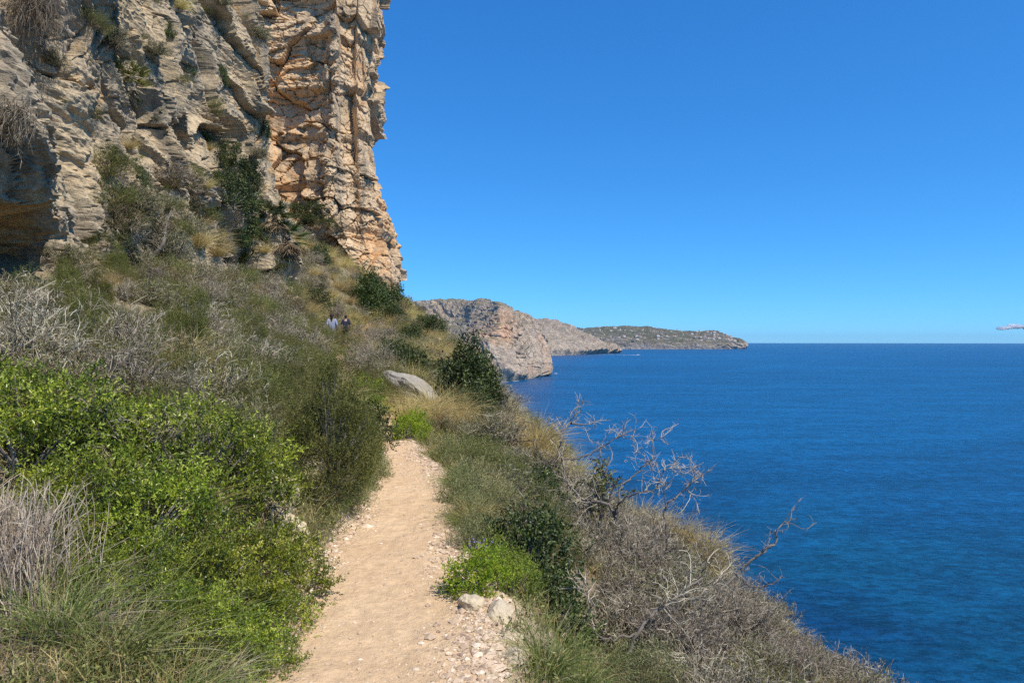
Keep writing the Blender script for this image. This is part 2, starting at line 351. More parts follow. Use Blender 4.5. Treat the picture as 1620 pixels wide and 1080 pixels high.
# ------------------------------------------------------------------ terrain
SEA = -58.4
ST = {  # y : (x,z) of cliff inside, cliff foot, mid bank, bank top, path left, path right, slope, rim, steep, under sea
 -8: [(-16, 6), (-11, 3.2), (-5, 1.9), (-1.6, .5), (-.75, 0), (.85, 0), (3.4, -1.5), (7.5, -4.4), (22, -30), (48, -63)],
 2:  [(-14, 5), (-10.6, 3.2), (-4.2, 1.25), (-1.75, .38), (-1.15, 0), (.1, 0), (2.5, -1.35), (7, -4.5), (22, -32), (46, -63)],
 4:  [(-14, 5), (-10.4, 3.1), (-4.2, 1.15), (-1.8, .42), (-1.32, 0), (-.12, 0), (2.3, -1.3), (6.6, -4.3), (22, -32), (46, -63)],
 6:  [(-14, 5), (-10.4, 3.0), (-4.4, 1.2), (-1.95, .5), (-1.45, 0), (-.42, 0), (2.1, -1.2), (6.0, -3.9), (20, -32), (44, -63)],
 9:  [(-14, 4.5), (-10.4, 2.6), (-4.8, 1.25), (-2.15, .5), (-1.72, 0), (-.92, 0), (1.4, -1.0), (4.5, -2.95), (18, -32), (40, -63)],
 10.3: [(-14, 4.5), (-10.4, 2.65), (-5, 1.35), (-2.35, .5), (-1.98, 0), (-1.35, 0), (.9, -.9), (3.7, -2.4), (17, -32), (39, -63)],
 12: [(-14, 4.2), (-10.3, 2.45), (-5.4, 1.35), (-2.9, .45), (-2.5, .05), (-1.85, .05), (.2, -.6), (2.2, -1.5), (15, -32), (36, -63)],
 16: [(-14.5, 4.8), (-10.6, 2.75), (-6.6, 1.7), (-3.9, .6), (-3.4, .2), (-2.8, .2), (-1.0, -.15), (.7, -.75), (12, -32), (32, -63)],
 20: [(-15, 6), (-11, 3.6), (-7.7, 2.5), (-5.1, .8), (-4.6, .4), (-4.0, .4), (-1.6, .1), (-.2, -.25), (10, -31), (29, -63)],
 26: [(-15, 6.5), (-11, 3.9), (-8.8, 2.7), (-7.1, 1.2), (-6.6, .7), (-6.0, .7), (-3, .6), (-1.2, .35), (8, -31), (27, -63)],
 35: [(-16, 8), (-12, 4.8), (-10.6, 3.4), (-9.3, 1.8), (-8.8, 1.2), (-8.1, 1.2), (-5, 1.3), (-2.4, .9), (6, -31), (25, -63)],
 42: [(-24, 12), (-17, 8), (-12.5, 4.9), (-10, 2.4), (-9.5, 1.9), (-8.8, 1.9), (-6.4, 2.3), (-4.2, 1.9), (4, -30), (23, -63)],
 52: [(-27, 15), (-20, 11), (-13.5, 6.9), (-10.2, 3.9), (-9.7, 3.5), (-9.0, 3.5), (-8.0, 3.7), (-6.9, 3.5), (1, -28), (20, -63)],
 61: [(-28, 16), (-21, 12), (-13, 7.6), (-11, 5.6), (-10.6, 5.1), (-9.9, 5.1), (-9.6, 5.0), (-9.1, 4.7), (-2, -26), (17, -63)],
 72: [(-28, 14), (-22, 11), (-16, 7.0), (-14.5, 5.0), (-14, 4.6), (-13.3, 4.6), (-12.7, 4.4), (-12, 4.0), (-4, -28), (14, -63)],
 100: [(-40, 8), (-34, 5), (-29, 2), (-27.5, 1), (-27, .6), (-26.3, .6), (-25, 0), (-22, -2), (-12, -30), (8, -63)],
}
SY = np.array(sorted(ST)); SP = np.array([ST[k] for k in sorted(ST)], float)
def ctrl(y):
    """control points (10,2) at y, smooth in y"""
    y = np.atleast_1d(np.clip(y, SY[0], SY[-1])).astype(float)
    out = np.zeros((len(y), 10, 2)); m = np.gradient(SP, SY, axis=0)
    k = np.clip(np.searchsorted(SY, y, side='right') - 1, 0, len(SY) - 2); h = (SY[k + 1] - SY[k]); t = ((y - SY[k]) / h)[:, None, None]; h = h[:, None, None]
    out = (2 * t**3 - 3 * t**2 + 1) * SP[k] + (t**3 - 2 * t**2 + t) * h * m[k] * .7 + (-2 * t**3 + 3 * t**2) * SP[k + 1] + (t**3 - t**2) * h * m[k + 1] * .7
    wob = 0.10 * vnoise(y * 1.1, y * 0 + 3.3, seed=5) + 0.04 * vnoise(y * 4, y * 0, seed=6)
    wob2 = 0.10 * vnoise(y * 1.3, y * 0 + 9.3, seed=8) + 0.04 * vnoise(y * 4.4, y * 0, seed=9)
    out[:, 4, 0] += wob; out[:, 3, 0] += wob; out[:, 5, 0] += wob2
    return out
def tnoise(x, y, tcol):
    rough = np.interp(tcol, [0, 2, 3.2, 3.9, 4.15, 4.85, 5.1, 6, 7, 7.6, 9], [.5, .30, .16, .07, .022, .022, .06, .20, .30, 1.2, 2.5])
    n = fbm(x * .55, y * .55, oct=3, seed=21) * rough * 1.0 + fbm(x * 2.6, y * 2.6, oct=4, seed=22) * rough * .30
    n = n - .42 * gauss(x, .62, .34) * gauss(y, 4.9, .8) * (tcol > 5.1)
    return n + fbm(x * 9, y * 9, oct=2, seed=23) * .010
def H(x, y):
    c = ctrl(y)[0]; t = np.interp(x, c[:, 0], np.arange(10)); z = np.interp(x, c[:, 0], c[:, 1])
    return float(z + tnoise(np.array([x]), np.array([float(y)]), np.array([t]))[0])
def P_(x, y, dz=0.0): return np.array([x, y, H(x, y) + dz])

def build_terrain():
    ys = [-8.0]
    while ys[-1] < 100: ys.append(ys[-1] + max(0.035, 0.0055 * abs(ys[-1])) * (2.5 if ys[-1] < 1.5 else 1))
    ys = np.array(ys); segs = [6, 44, 60, 22, 56, 84, 60, 70, 26]
    tc = np.concatenate([np.linspace(i, i + 1, s, endpoint=False) for i, s in enumerate(segs)] + [[9.0]])
    C = ctrl(ys); k = np.minimum(tc.astype(int), 8); f = (tc - k)
    X = C[:, k, 0] * (1 - f) + C[:, k + 1, 0] * f; Z = C[:, k, 1] * (1 - f) + C[:, k + 1, 1] * f
    # round the corners of the section a little
    Y = np.broadcast_to(ys[:, None], X.shape); TT = np.broadcast_to(tc, X.shape)
    Z = Z + tnoise(X, Y, TT)
    cr = 0.03 * np.exp(-((TT - 4.5) / .28) ** 2) * -0.5
    Z = Z + cr
    e = np.clip(1 - np.abs(TT - 4.5) * 0, 0, 1)
    inner = np.minimum(TT - 4, 5 - TT)
    edge = np.where(inner >= 0, 1 - sstep(.08, .34, inner), 1 - sstep(0, .30, -inner * np.where(TT > 5, 1.6, .8)))
    edge = edge * (1 - sstep(14, 24, Y))
    edge = np.clip(edge + fbm(X * 3, Y * 3, oct=3, seed=31) * .5 * (edge > .02) * (edge < .98), 0, 1)
    V = np.stack([X, Y, Z], -1).reshape(-1, 3); nr, nc = X.shape
    a = sum(segs[:4]); b = a + segs[4]
    def part(c0, c1, name, mat):
        cols = np.arange(c0, c1 + 1); I = (np.arange(nr)[:, None] * nc + cols[None, :]).ravel()
        return mk(name, V[I], grid_quads(nr, len(cols)), mat, {'edge': edge.ravel()[I]}, True)
    # ground left of, under and right of the path: one terrain object plus the path sheet
    I1 = part(0, a, 'terrain', M_soil); tag(I1, kind='structure', label='dry scrubby bank rising from the footpath to the foot of the cliff')
    I2 = part(a, b, 'path', M_path); tag(I2, kind='structure', label='pale trodden earth footpath running along the cliff')
    I3 = part(b, nc - 1, 'hillside', M_soil); tag(I3, kind='structure', label='steep scrubby slope falling from the path to the sea')
build_terrain()
print('terrain', round(time.time() - T0, 1))

# sea
def build_sea():
    rr = np.concatenate([[0], np.geomspace(40, 28000, 60)]); th = np.linspace(0, 2 * math.pi, 97)[:-1]
    V = np.stack([rr[:, None] * np.cos(th), rr[:, None] * np.sin(th), np.full((len(rr), 96), SEA)], -1).reshape(-1, 3)
    i = np.arange(len(rr) - 1)[:, None] * 96; j = np.arange(96)[None]; j2 = (j + 1) % 96
    Q = np.stack([i + j, i + 96 + j, i + 96 + j2, i + j2], -1).reshape(-1, 4)
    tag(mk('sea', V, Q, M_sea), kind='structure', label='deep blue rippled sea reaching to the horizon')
build_sea()

# ------------------------------------------------------------------ cliffs
def spline(pts, n):
    p = np.array(pts, float); d = np.concatenate([[0], np.cumsum(np.hypot(*np.diff(p, axis=0).T))]); s = np.linspace(0, d[-1], n)
    m = np.gradient(p, d, axis=0); k = np.clip(np.searchsorted(d, s, side='right') - 1, 0, len(d) - 2); h = (d[k + 1] - d[k]); t = ((s - d[k]) / h)[:, None]; h = h[:, None]
    q = (2 * t**3 - 3 * t**2 + 1) * p[k] + (t**3 - 2 * t**2 + t) * h * m[k] + (-2 * t**3 + 3 * t**2) * p[k + 1] + (t**3 - t**2) * h * m[k + 1]
    tan = norm(np.gradient(q, axis=0)); nm = np.stack([tan[:, 1], -tan[:, 0]], -1)
    return q, nm, s
CL = {}
def cliff(name, pts, z0, z1, ns, nz, disp, lean, mat, label):
    q, nm, s = spline(pts, ns); z = np.linspace(z0, z1, nz)
    S, Z = np.meshgrid(s, z, indexing='ij'); X = q[:, 0][:, None] + 0 * Z; Y = q[:, 1][:, None] + 0 * Z
    D, orange, dz = disp(S, Z, X, Y); D = D + lean(Z, S)
    k = 9; ker = np.ones(k) / k; NX = nm[:, 0][:, None]; NY = nm[:, 1][:, None]
    V = np.stack([X + NX * D, Y + NY * D, Z + dz], -1)
    o = mk(name, V.reshape(-1, 3), grid_quads(ns, nz)[:, ::-1], mat, {'orange': orange.ravel()}, False)
    tag(o, kind='structure', label=label); CL[name] = o; return o

def disp_grey(S, Z, X, Y):
    w1 = fbm(S * .35, Z * .35, oct=3, seed=40) * 1.2
    big = fbm(S * .16, Z * .13, oct=3, seed=41) * 1.5
    # near-vertical ribs that lean back to the left as they rise
    ang = R(26); q = (S + w1) * math.cos(ang) + Z * math.sin(ang); a = -(S) * math.sin(ang) + Z * math.cos(ang)
    rib = fbm(q * .42, a * .07, oct=3, seed=42, ridged=True) * 1.15
    rib2 = fbm(q * 1.5, a * .28, oct=3, seed=43, ridged=True) * .42
    # thin slanting beds, strongest on the bulge over the cave
    an2 = R(58); q2 = (S * math.sin(R(32)) + Z * math.cos(R(32))) + w1 * .3; a2 = S * math.cos(R(32)) - Z * math.sin(R(32))
    beds = fbm(q2 * 2.6, a2 * .8, oct=4, seed=44, ridged=True, gain=.6) * .20
    beds2 = np.abs(((q2 * 3.1 + vnoise(a2 * 1.1, q2 * .9, seed=45) * .9) % 1) - .25) * .16
    # blocks in the rougher parts
    v1, e1 = facet(q * .62 + w1 * .3, a * .26 + w1 * .2, 46, .85, 1.1); blk = v1 - .8 * (1 - sstep(0, .055, e1))
    v2, e2 = facet(q * 1.7 + w1, a * .95, 47, .34, .42); blk2 = v2 - .20 * (1 - sstep(0, .08, e2))
    v3, e3 = facet(q2 * 4.6 + w1, a2 * 2.0, 56, .10, .14); v4, e4 = facet(S * 9 + w1 * 3, Z * 11, 57, .05, .06)
    bm = sstep(11, 18, S) * .65 + .30
    bul = gauss(S, 8.5, 2.8)
    d = big * .7 + rib * .75 * (1 - .5 * bul) + rib2 * .8 * (1 - .4 * bul) + beds * (.2 + .9 * bul) + beds2 * (.2 + 1.0 * bul) + blk * bm * 1.15 + blk2 * (bm + .25) + v3 * (.5 + .6 * bul) + v4
    msk = .25 + .95 * sstep(-.25, .35, fbm(q * .33, a * .16, oct=2, seed=58))          # smooth faces between broken ground
    d = big * .7 + rib * .8 * (1 - .5 * bul) + rib2 * .6 * (1 - .4 * bul) * msk + beds * (.10 * msk + .75 * bul) + beds2 * (.05 + .85 * bul) + blk * bm * 1.35 + blk2 * (bm * .75 + .2) * msk + v3 * (.35 + .6 * bul) * msk + v4 * .8
    # potholes
    h1, h2, _ = voro(q2 * 2.1, a2 * 1.2, 48); d = d - .16 * (1 - sstep(.05, .30, h1)) * (.4 + .8 * bul)
    d = d + fbm(S * 5, Z * 5, oct=3, seed=49) * .035 + fbm(S * 12, Z * 12, oct=2, seed=50) * .022
    # bulge over the cave, the cave and the deep groove right of it
    d = d + .75 * gauss(S, 8.3, 3.6) * gauss(Z, 5.9, 1.6)
    cz = 3.0 + .10 * (S - 8) + vnoise(S * .8, Z * 0, seed=51) * .25
    edgef = (S - 8.3) / 3.0; prof = np.clip(1 - edgef ** 2, 0, 1) ** .5
    cave = sstep(0, .55, prof * 1.35 - np.abs(Z - cz) + vnoise(S * 1.7, Z * 1.7, seed=52) * .35 + fbm(S * .9, Z * .9, oct=3, seed=59) * .7 + v2 * .7)
    d = d - cave * (1.25 + 1.2 * gauss(Z, 2.8, .6) + .45 * fbm(S * 1.1, Z * 3.2, oct=4, seed=53, ridged=True)) * np.where(Z > cz, 1, 1) - 2.6 * gauss(S, 8.3, 1.0) * gauss(Z, 2.5, .7)
    d = d - 1.3 * gauss(S + .28 * (Z - 5), 12.5, .55) * sstep(1, 3, Z) - .8 * gauss(S + .3 * (Z - 6), 19.5, .8) * (1 - .6 * sstep(9, 14, Z))
    d = d - 1.2 * gauss(S, 24.5, .9) * gauss(Z, 6, 3.2)
    orange = .62 * gauss(S, 8.0, 3.3) * gauss(Z, 3.9, 1.1) + .75 * gauss(S, 6.3, 1.2) * gauss(Z, 7.2, .7) + .6 * gauss(S, 14, 1.8) * gauss(Z, 9.0, 1.4) \
        + .45 * gauss(S, 18.5, 1.1) * gauss(Z, 6.2, .7) + .5 * sstep(20, 26, S) * sstep(6, 9, Z) + .6 * cave + .5 * gauss(S, 9.3, 1.3) * gauss(Z, 2.2, .6)  # orange rock patches; in the cave the tint also paints in warm bounced light
    return d, orange, fbm(S * .9, Z * .9, oct=2, seed=54) * .1
def lean_grey(Z, S): return -.17 * (Z - 4) - .08 * np.maximum(Z - 11, 0)
cliff('cliff', [(-9.0, 6), (-9.5, 10), (-10.0, 14), (-10.7, 18), (-10.5, 24), (-10.9, 29), (-10.3, 33.3), (-11.3, 35.3), (-15, 41), (-22, 50), (-28, 56)],
      0.5, 25, 900, 540, disp_grey, lean_grey, M_rockG, 'grey weathered limestone wall with a shallow cave, beside the path')

def disp_orange(S, Z, X, Y):
    w1 = fbm(S * .25, Z * .25, oct=3, seed=60) * 1.4; w2 = fbm(S * .8, Z * .8, oct=3, seed=61) * .5
    big = fbm(S * .11, Z * .07, oct=3, seed=62) * 1.6
    v1, e1 = facet(S * .27 + w1 * .18, Z * .30 + w1 * .2, 63, 2.0, 1.7); b1 = v1 - .9 * (1 - sstep(0, .05, e1))
    v2, e2 = facet(S * .75 + w2 * .5, Z * .95 + w1 * .3, 64, .80, .65); b2 = v2 - .4 * (1 - sstep(0, .06, e2))
    v3, e3 = facet(S * 2.1 + w2, Z * 2.9 + w1, 65, .34, .30); b3 = v3 - .14 * (1 - sstep(0, .08, e3))
    # horizontal beds with undercut ledges
    zb = Z + w1 * .35 + S * .03
    def saw(p, k): u = (zb / p + vnoise(S * .15 / p, zb * 0 + k, seed=66 + k) * .5) % 1; return np.where(u < .14, u / .14, 1 - (u - .14) * .75) - .6
    led = saw(4.3, 1) * .6 * (.4 + .6 * sstep(-.2, .3, vnoise(S * .2, Z * .12, seed=70))) + saw(1.35, 2) * .22 + saw(.5, 3) * .13 * (1 + vnoise(S * .5, Z * .5, seed=71))
    d = big + b1 + b2 + b3 + led + fbm(S * 2.4, Z * 2.4, oct=3, seed=72) * .08
    ms = .25 + .9 * sstep(-.2, .3, fbm(S * .22, Z * .16, oct=2, seed=77)); ed = 1 - .6 * gauss(S, 21, 4.5); d = big + b1 * 1.1 * (.4 + .6 * ed) + b2 * .9 * ed + b3 * ms * .8 * ed + saw(4.3, 1) * .65 + saw(1.35, 2) * .17 * ms + saw(.5, 3) * .06 * ms + fbm(S * 2.4, Z * 2.4, oct=3, seed=72) * .07
    # big vertical rib and the recess right of it, tall crack near the grey wall
    d = d + 1.1 * gauss(S, 14.5, 1.1) * sstep(9, 13, Z) - 1.3 * gauss(S, 17.0, 1.1) * gauss(Z, 21, 9)
    d = d - 1.1 * gauss(S + .10 * (Z - 14), 9.2, .30) * gauss(Z, 17, 6) - 1.4 * gauss(S, 6.5, .7) * gauss(Z, 26, 5)
    orange = .25 + .35 * vnoise(S * .2, Z * .12, seed=74) + .2 * gauss(Z, 12, 4)
    return d * .8 * (.35 + .65 * sstep(5, 11, Z)), orange, fbm(S * .5, Z * .5, oct=2, seed=75) * .12
def lean_orange(Z, S): return -.19 * (np.minimum(Z, 21) - 5.5) + .04 * np.maximum(Z - 21, 0)
cliff('cliff_buttress', [(-28, 55), (-24, 59.5), (-19.5, 61.5), (-15, 60.8), (-12.3, 61.6), (-10.5, 64), (-10.6, 68), (-12, 76), (-18, 88), (-30, 99)],
      -6, 42, 760, 640, disp_orange, lean_orange, M_rockO, 'tall tan and orange layered limestone buttress against the sky')
print('cliffs', round(time.time() - T0, 1))

# ------------------------------------------------------------------ far headlands
def headland(name, cols, mat, amp, nx, label, freq, orange_at=None):
    """cols: u, shore distance, then (distance, photo v) of each row going inland"""
    us = [c[0] for c in cols]; rows = len(cols[0]) - 1
    CP = []
    for c in cols:
        r = [[(c[0] - 810) / F * (c[1] - 15), c[1] - 15, SEA - 3]]
        for (D, v) in c[2:]: r.append([(c[0] - 810) / F * D, D, 1.6 - (v - 540) / F * D])
        r.append([r[-1][0] - 60, r[-1][1] + 400, r[-1][2] - 60])
        CP.append(r)
    CP = np.array(CP); nrow = CP.shape[1]
    uu = np.linspace(0, len(cols) - 1, nx); tt = np.concatenate([np.linspace(i, i + 1, 46 if i < nrow - 2 else 10, endpoint=False) for i in range(nrow - 1)] + [[nrow - 1.0]])
    def lerp(A, t, axis):
        k = np.minimum(t.astype(int), A.shape[axis] - 2); f = t - k; sh = [1] * A.ndim; sh[axis] = len(t)
        f = f.reshape(sh); a0, a1 = np.take(A, k, axis), np.take(A, k + 1, axis)
        if axis: return a0 * (1 - f) + a1 * f
        m = np.gradient(A, axis=0) * .8; return (2 * f**3 - 3 * f**2 + 1) * a0 + (f**3 - 2 * f**2 + f) * m[k] + (-2 * f**3 + 3 * f**2) * a1 + (f**3 - f**2) * m[k + 1]
    G = lerp(lerp(CP, uu, 0), tt, 1)                                     # nx, nt, 3
    du = norm(np.gradient(G, axis=0)); dv = norm(np.gradient(G, axis=1)); N = norm(np.cross(du, dv)); N = N * np.where(N[..., 1:2] > 0, -1, 1)
    U, Tt = np.meshgrid(uu, tt, indexing='ij')
    a = G[..., 0] / freq + G[..., 1] / freq * .4; b = G[..., 2] / freq
    steep = 1 - sstep(2.7, 3.3, Tt)
    n = fbm(a * .5, b * .35, G[..., 1] / freq * .4, oct=3, seed=80, ridged=True) * 1.0 + fbm(a * 1.6, b * .9, G[..., 1] / freq, oct=4, seed=82, ridged=True) * .45
    f1, f2, idv = voro(a * 2.2, b * 3.0, 84); n = n + (idv - .5) * .35 + .55 * fbm(a * 3.2, b * .45, oct=3, seed=89, ridged=True) * steep
    st = np.where(((b * 3.2 + a * .9 + fbm(a * 1.3, b * 1.3, oct=3, seed=85) * 3.2) % 1) < .3, -.22, .08) * sstep(-.3, .3, vnoise(a * .9, b * .9, seed=86))
    D = amp * (n * (.25 + .75 * steep) + st * steep) * sstep(0, .25, Tt) * np.minimum(1, np.minimum(U, len(cols) - 1 - U) * 2 + .25)
    D = D + amp * .36 * fbm(a * 5, b * 2, G[..., 1] / freq * 3, oct=4, seed=88, ridged=True) * sstep(0, .25, Tt)
    V = G + N * D[..., None] * np.where(Tt < 3.05, 1.0, .35)[..., None]
    og = orange_at(U, Tt) if orange_at else 0 * U
    o = mk(name, V.reshape(-1, 3), grid_quads(len(uu), len(tt)), mat, {'orange': og.ravel()}, False)
    tag(o, kind='structure', label=label); return V
H1 = headland('headland', [
 (560, 1020, (1200, 560), (1400, 515), (1550, 484), (2100, 480)),
 (640, 1080, (1200, 565), (1380, 520), (1520, 484), (2000, 481)),
 (662, 1090, (1200, 562), (1370, 522), (1500, 482), (2000, 480)),
 (680, 1100, (1200, 560), (1360, 518), (1480, 478), (2000, 478)),
 (705, 1100, (1190, 562), (1340, 522), (1460, 480), (2000, 479)),
 (735, 1080, (1120, 570), (1260, 528), (1410, 481), (1900, 480)),
 (760, 1075, (1100, 565), (1190, 520), (1330, 480), (1800, 481)),
 (788, 1072, (1095, 560), (1140, 515), (1220, 478), (1700, 482)),
 (800, 1078, (1100, 562), (1150, 518), (1225, 484), (1700, 488)),
 (815, 1100, (1125, 565), (1170, 525), (1240, 495), (1700, 497)),
 (835, 1150, (1170, 572), (1200, 540), (1260, 506), (1700, 508)),
 (848, 1200, (1215, 578), (1235, 556), (1280, 532), (1600, 527)),
 (856, 1235, (1245, 585), (1260, 572), (1290, 556), (1500, 546)),
 (861, 1265, (1272, 592), (1280, 588), (1295, 584), (1400, 583)),
 (865, 1290, (1295, 597), (1300, 597), (1310, 597), (1400, 597))],
 M_h1, 13, 520, 'nearest headland with a flat green top and pink and grey sea cliffs', 60.0,
 lambda U, T: .5 * gauss(U, 7.4, 1.6) * gauss(T, 2.2, .9))
H2 = headland('ridge', [
 (790, 2900, (3050, 545), (3300, 520), (3700, 497), (4600, 500)),
 (830, 2900, (3000, 548), (3200, 525), (3600, 507), (4600, 508)),
 (855, 2950, (3050, 546), (3250, 526), (3650, 513), (4600, 515)),
 (872, 3020, (3100, 545), (3350, 525), (3800, 512), (4600, 515)),
 (890, 3080, (3170, 545), (3400, 528), (3850, 517), (4700, 517)),
 (902, 3150, (3230, 547), (3450, 531), (3850, 519), (4700, 518)),
 (918, 3250, (3320, 548), (3500, 538), (3850, 528), (4600, 527)),
 (938, 3400, (3450, 550), (3600, 544), (3850, 536), (4500, 535)),
 (955, 3530, (3570, 552), (3680, 548), (3850, 543), (4400, 541)),
 (968, 3650, (3670, 553), (3730, 550), (3850, 548), (4300, 546)),
 (974, 3720, (3735, 556), (3770, 553.5), (3850, 551.5), (4200, 551)),
 (977, 3760, (3770, 560), (3790, 560), (3850, 560), (4200, 560))],
 M_h2, 28, 420, 'second bare grey headland tapering to a low point', 170.0, lambda U, T: .35 * gauss(U, 9, 1.5) * gauss(T, 1, 1))
H3 = headland('cape', [
 (850, 5600, (5750, 545), (6100, 536), (6800, 530), (7600, 530)),
 (890, 5600, (5750, 545), (6100, 537), (6800, 527), (7600, 528)),
 (915, 5600, (5720, 546), (6050, 537), (6800, 523.5), (7600, 524)),
 (950, 5580, (5680, 546), (6000, 536), (6800, 520), (7600, 521)),
 (1000, 5560, (5640, 546), (5950, 536), (6750, 520), (7600, 521)),
 (1050, 5550, (5620, 546), (5900, 537), (6700, 523), (7600, 524)),
 (1090, 5560, (5620, 546), (5850, 538), (6600, 526), (7500, 527)),
 (1130, 5600, (5640, 545.5), (5850, 539), (6500, 528.5), (7300, 530)),
 (1150, 5620, (5650, 545), (5800, 541), (6300, 534), (7000, 535)),
 (1166, 5650, (5670, 545), (5780, 543), (6100, 540), (6700, 540)),
 (1175, 5680, (5695, 546), (5750, 545), (5950, 544), (6500, 544)),
 (1178.5, 5700, (5715, 552.5), (5750, 552.5), (5850, 552.5), (6400, 552.5))],
 M_h3, 32, 420, 'farthest wooded cape dotted with white villas', 260.0, lambda U, T: .3 * gauss(T, .8, .4))

# cloud far out on the horizon
def blob(g, c, r, r_, n=10, tint=.5):
    th = np.linspace(0, math.pi, n); ph = np.linspace(0, 2 * math.pi, 2 * n)[:-1]; T, Pp = np.meshgrid(th, ph, indexing='ij')
    d = np.stack([np.sin(T) * np.cos(Pp), np.sin(T) * np.sin(Pp), np.cos(T)], -1)
    rr = 1 + .25 * fbm(d[..., 0] * 2 + c[0] * .01, d[..., 1] * 2, d[..., 2] * 2, oct=3, seed=int(r_.integers(999)))
    V = c + d * rr[..., None] * np.array(r); m = 2 * n - 1
    i = np.arange(n - 1)[:, None] * m; j = np.arange(m)[None]; j2 = (j + 1) % m
    g.add(V.reshape(-1, 3), np.stack([i + j, i + m + j, i + m + j2, i + j2], -1).reshape(-1, 4), tint)
def clouds():
    g = Geo(); r = np.random.default_rng(3); Y = 45000.0
    for u, v, wd, ht in [(1590, 518.5, 10, 2.4), (1605, 516.5, 10, 4.0), (1622, 517.5, 12, 3.4), (1588, 520, 8, 1.4), (1636, 518, 14, 3), (1636, 515, 8, 3)]:
        for k in range(16):
            c = px(u + r.uniform(-wd, wd) * .75, v - r.normal() * ht * .38, Y + r.uniform(-500, 500)); s = Y / F
            blob(g, c, (wd * s * r.uniform(.10, .25), 400, ht * s * r.uniform(.35, .7)), r)
    g.make('clouds', M_cloud, smooth=True)
    tag(bpy.data.objects['clouds'], kind='stuff', label='small white cloud bank low over the sea horizon', cat='cloud')
clouds()

# villas on the cape
def villas():
    r = np.random.default_rng(12); protos = []
    for k in range(4):
        w_, d_, h_ = [(16, 12, 7), (22, 11, 6), (13, 13, 9), (26, 14, 8)][k]
        V = []; Q = []; mi = []
        def box(x0, x1, y0, y1, z0, z1, m_):
            n = len(V); V.extend([(x, y, z) for z in (z0, z1) for (x, y) in ((x0, y0), (x1, y0), (x1, y1), (x0, y1))])
            Q.extend([[n + 4, n + 5, n + 6, n + 7]] + [[n + i, n + (i + 1) % 4, n + 4 + (i + 1) % 4, n + 4 + i] for i in range(4)]); mi.extend([m_] * 5)
        box(-w_ / 2, w_ / 2, -d_ / 2, d_ / 2, -4, h_, 0); box(-w_ * .2, w_ * .55, -d_ * .8, -d_ / 2 - .01, -4, h_ * .5, 0)
        n = len(V); V.extend([(-w_ / 2 - .6, -d_ / 2 - .6, h_ + .02), (w_ / 2 + .6, -d_ / 2 - .6, h_ + .02), (w_ / 2 + .6, d_ / 2 + .6, h_ + .02), (-w_ / 2 - .6, d_ / 2 + .6, h_ + .02), (-w_ * .25, 0, h_ + 2.6), (w_ * .25, 0, h_ + 2.6)])
        roof = [[n, n + 1, n + 5, n + 4], [n + 2, n + 3, n + 4, n + 5]]; tri = [[n + 1, n + 2, n + 5], [n + 3, n, n + 4]]
        o = mk('villa', np.array(V, float), [np.array(Q + roof), np.array(tri)], None, mats=[M_white, M_tile], midx=mi + [1] * 4)
        protos.append(o)
    nx, nt_ = H3.shape[:2]; cnt = 0
    for k in range(1500):
        i = int(r.uniform(.10, .80) * nx); t = r.uniform(.42, .83) if r.random() < .8 else r.uniform(.36, .5); j = int(t * nt_)
        p = H3[i, j]
        dens = vnoise(np.array([i / 22.]), np.array([j / 14.]), seed=9)[0]
        if dens < -.05 and r.random() < .8: continue
        if cnt >= 230: break
        o = protos[cnt] if cnt < 4 else protos[int(r.integers(4))].copy()
        if cnt >= 4: COL.objects.link(o)
        o.location = p + np.array([0, 0, 1.0]); o.rotation_euler = (0, 0, r.uniform(-.6, .6)); s = r.uniform(.6, 1.25); o.scale = (s, s, s)
        tag(o, 'small white villa among the trees on the farthest cape', 'house', 'white villas on the far cape'); cnt += 1
villas()

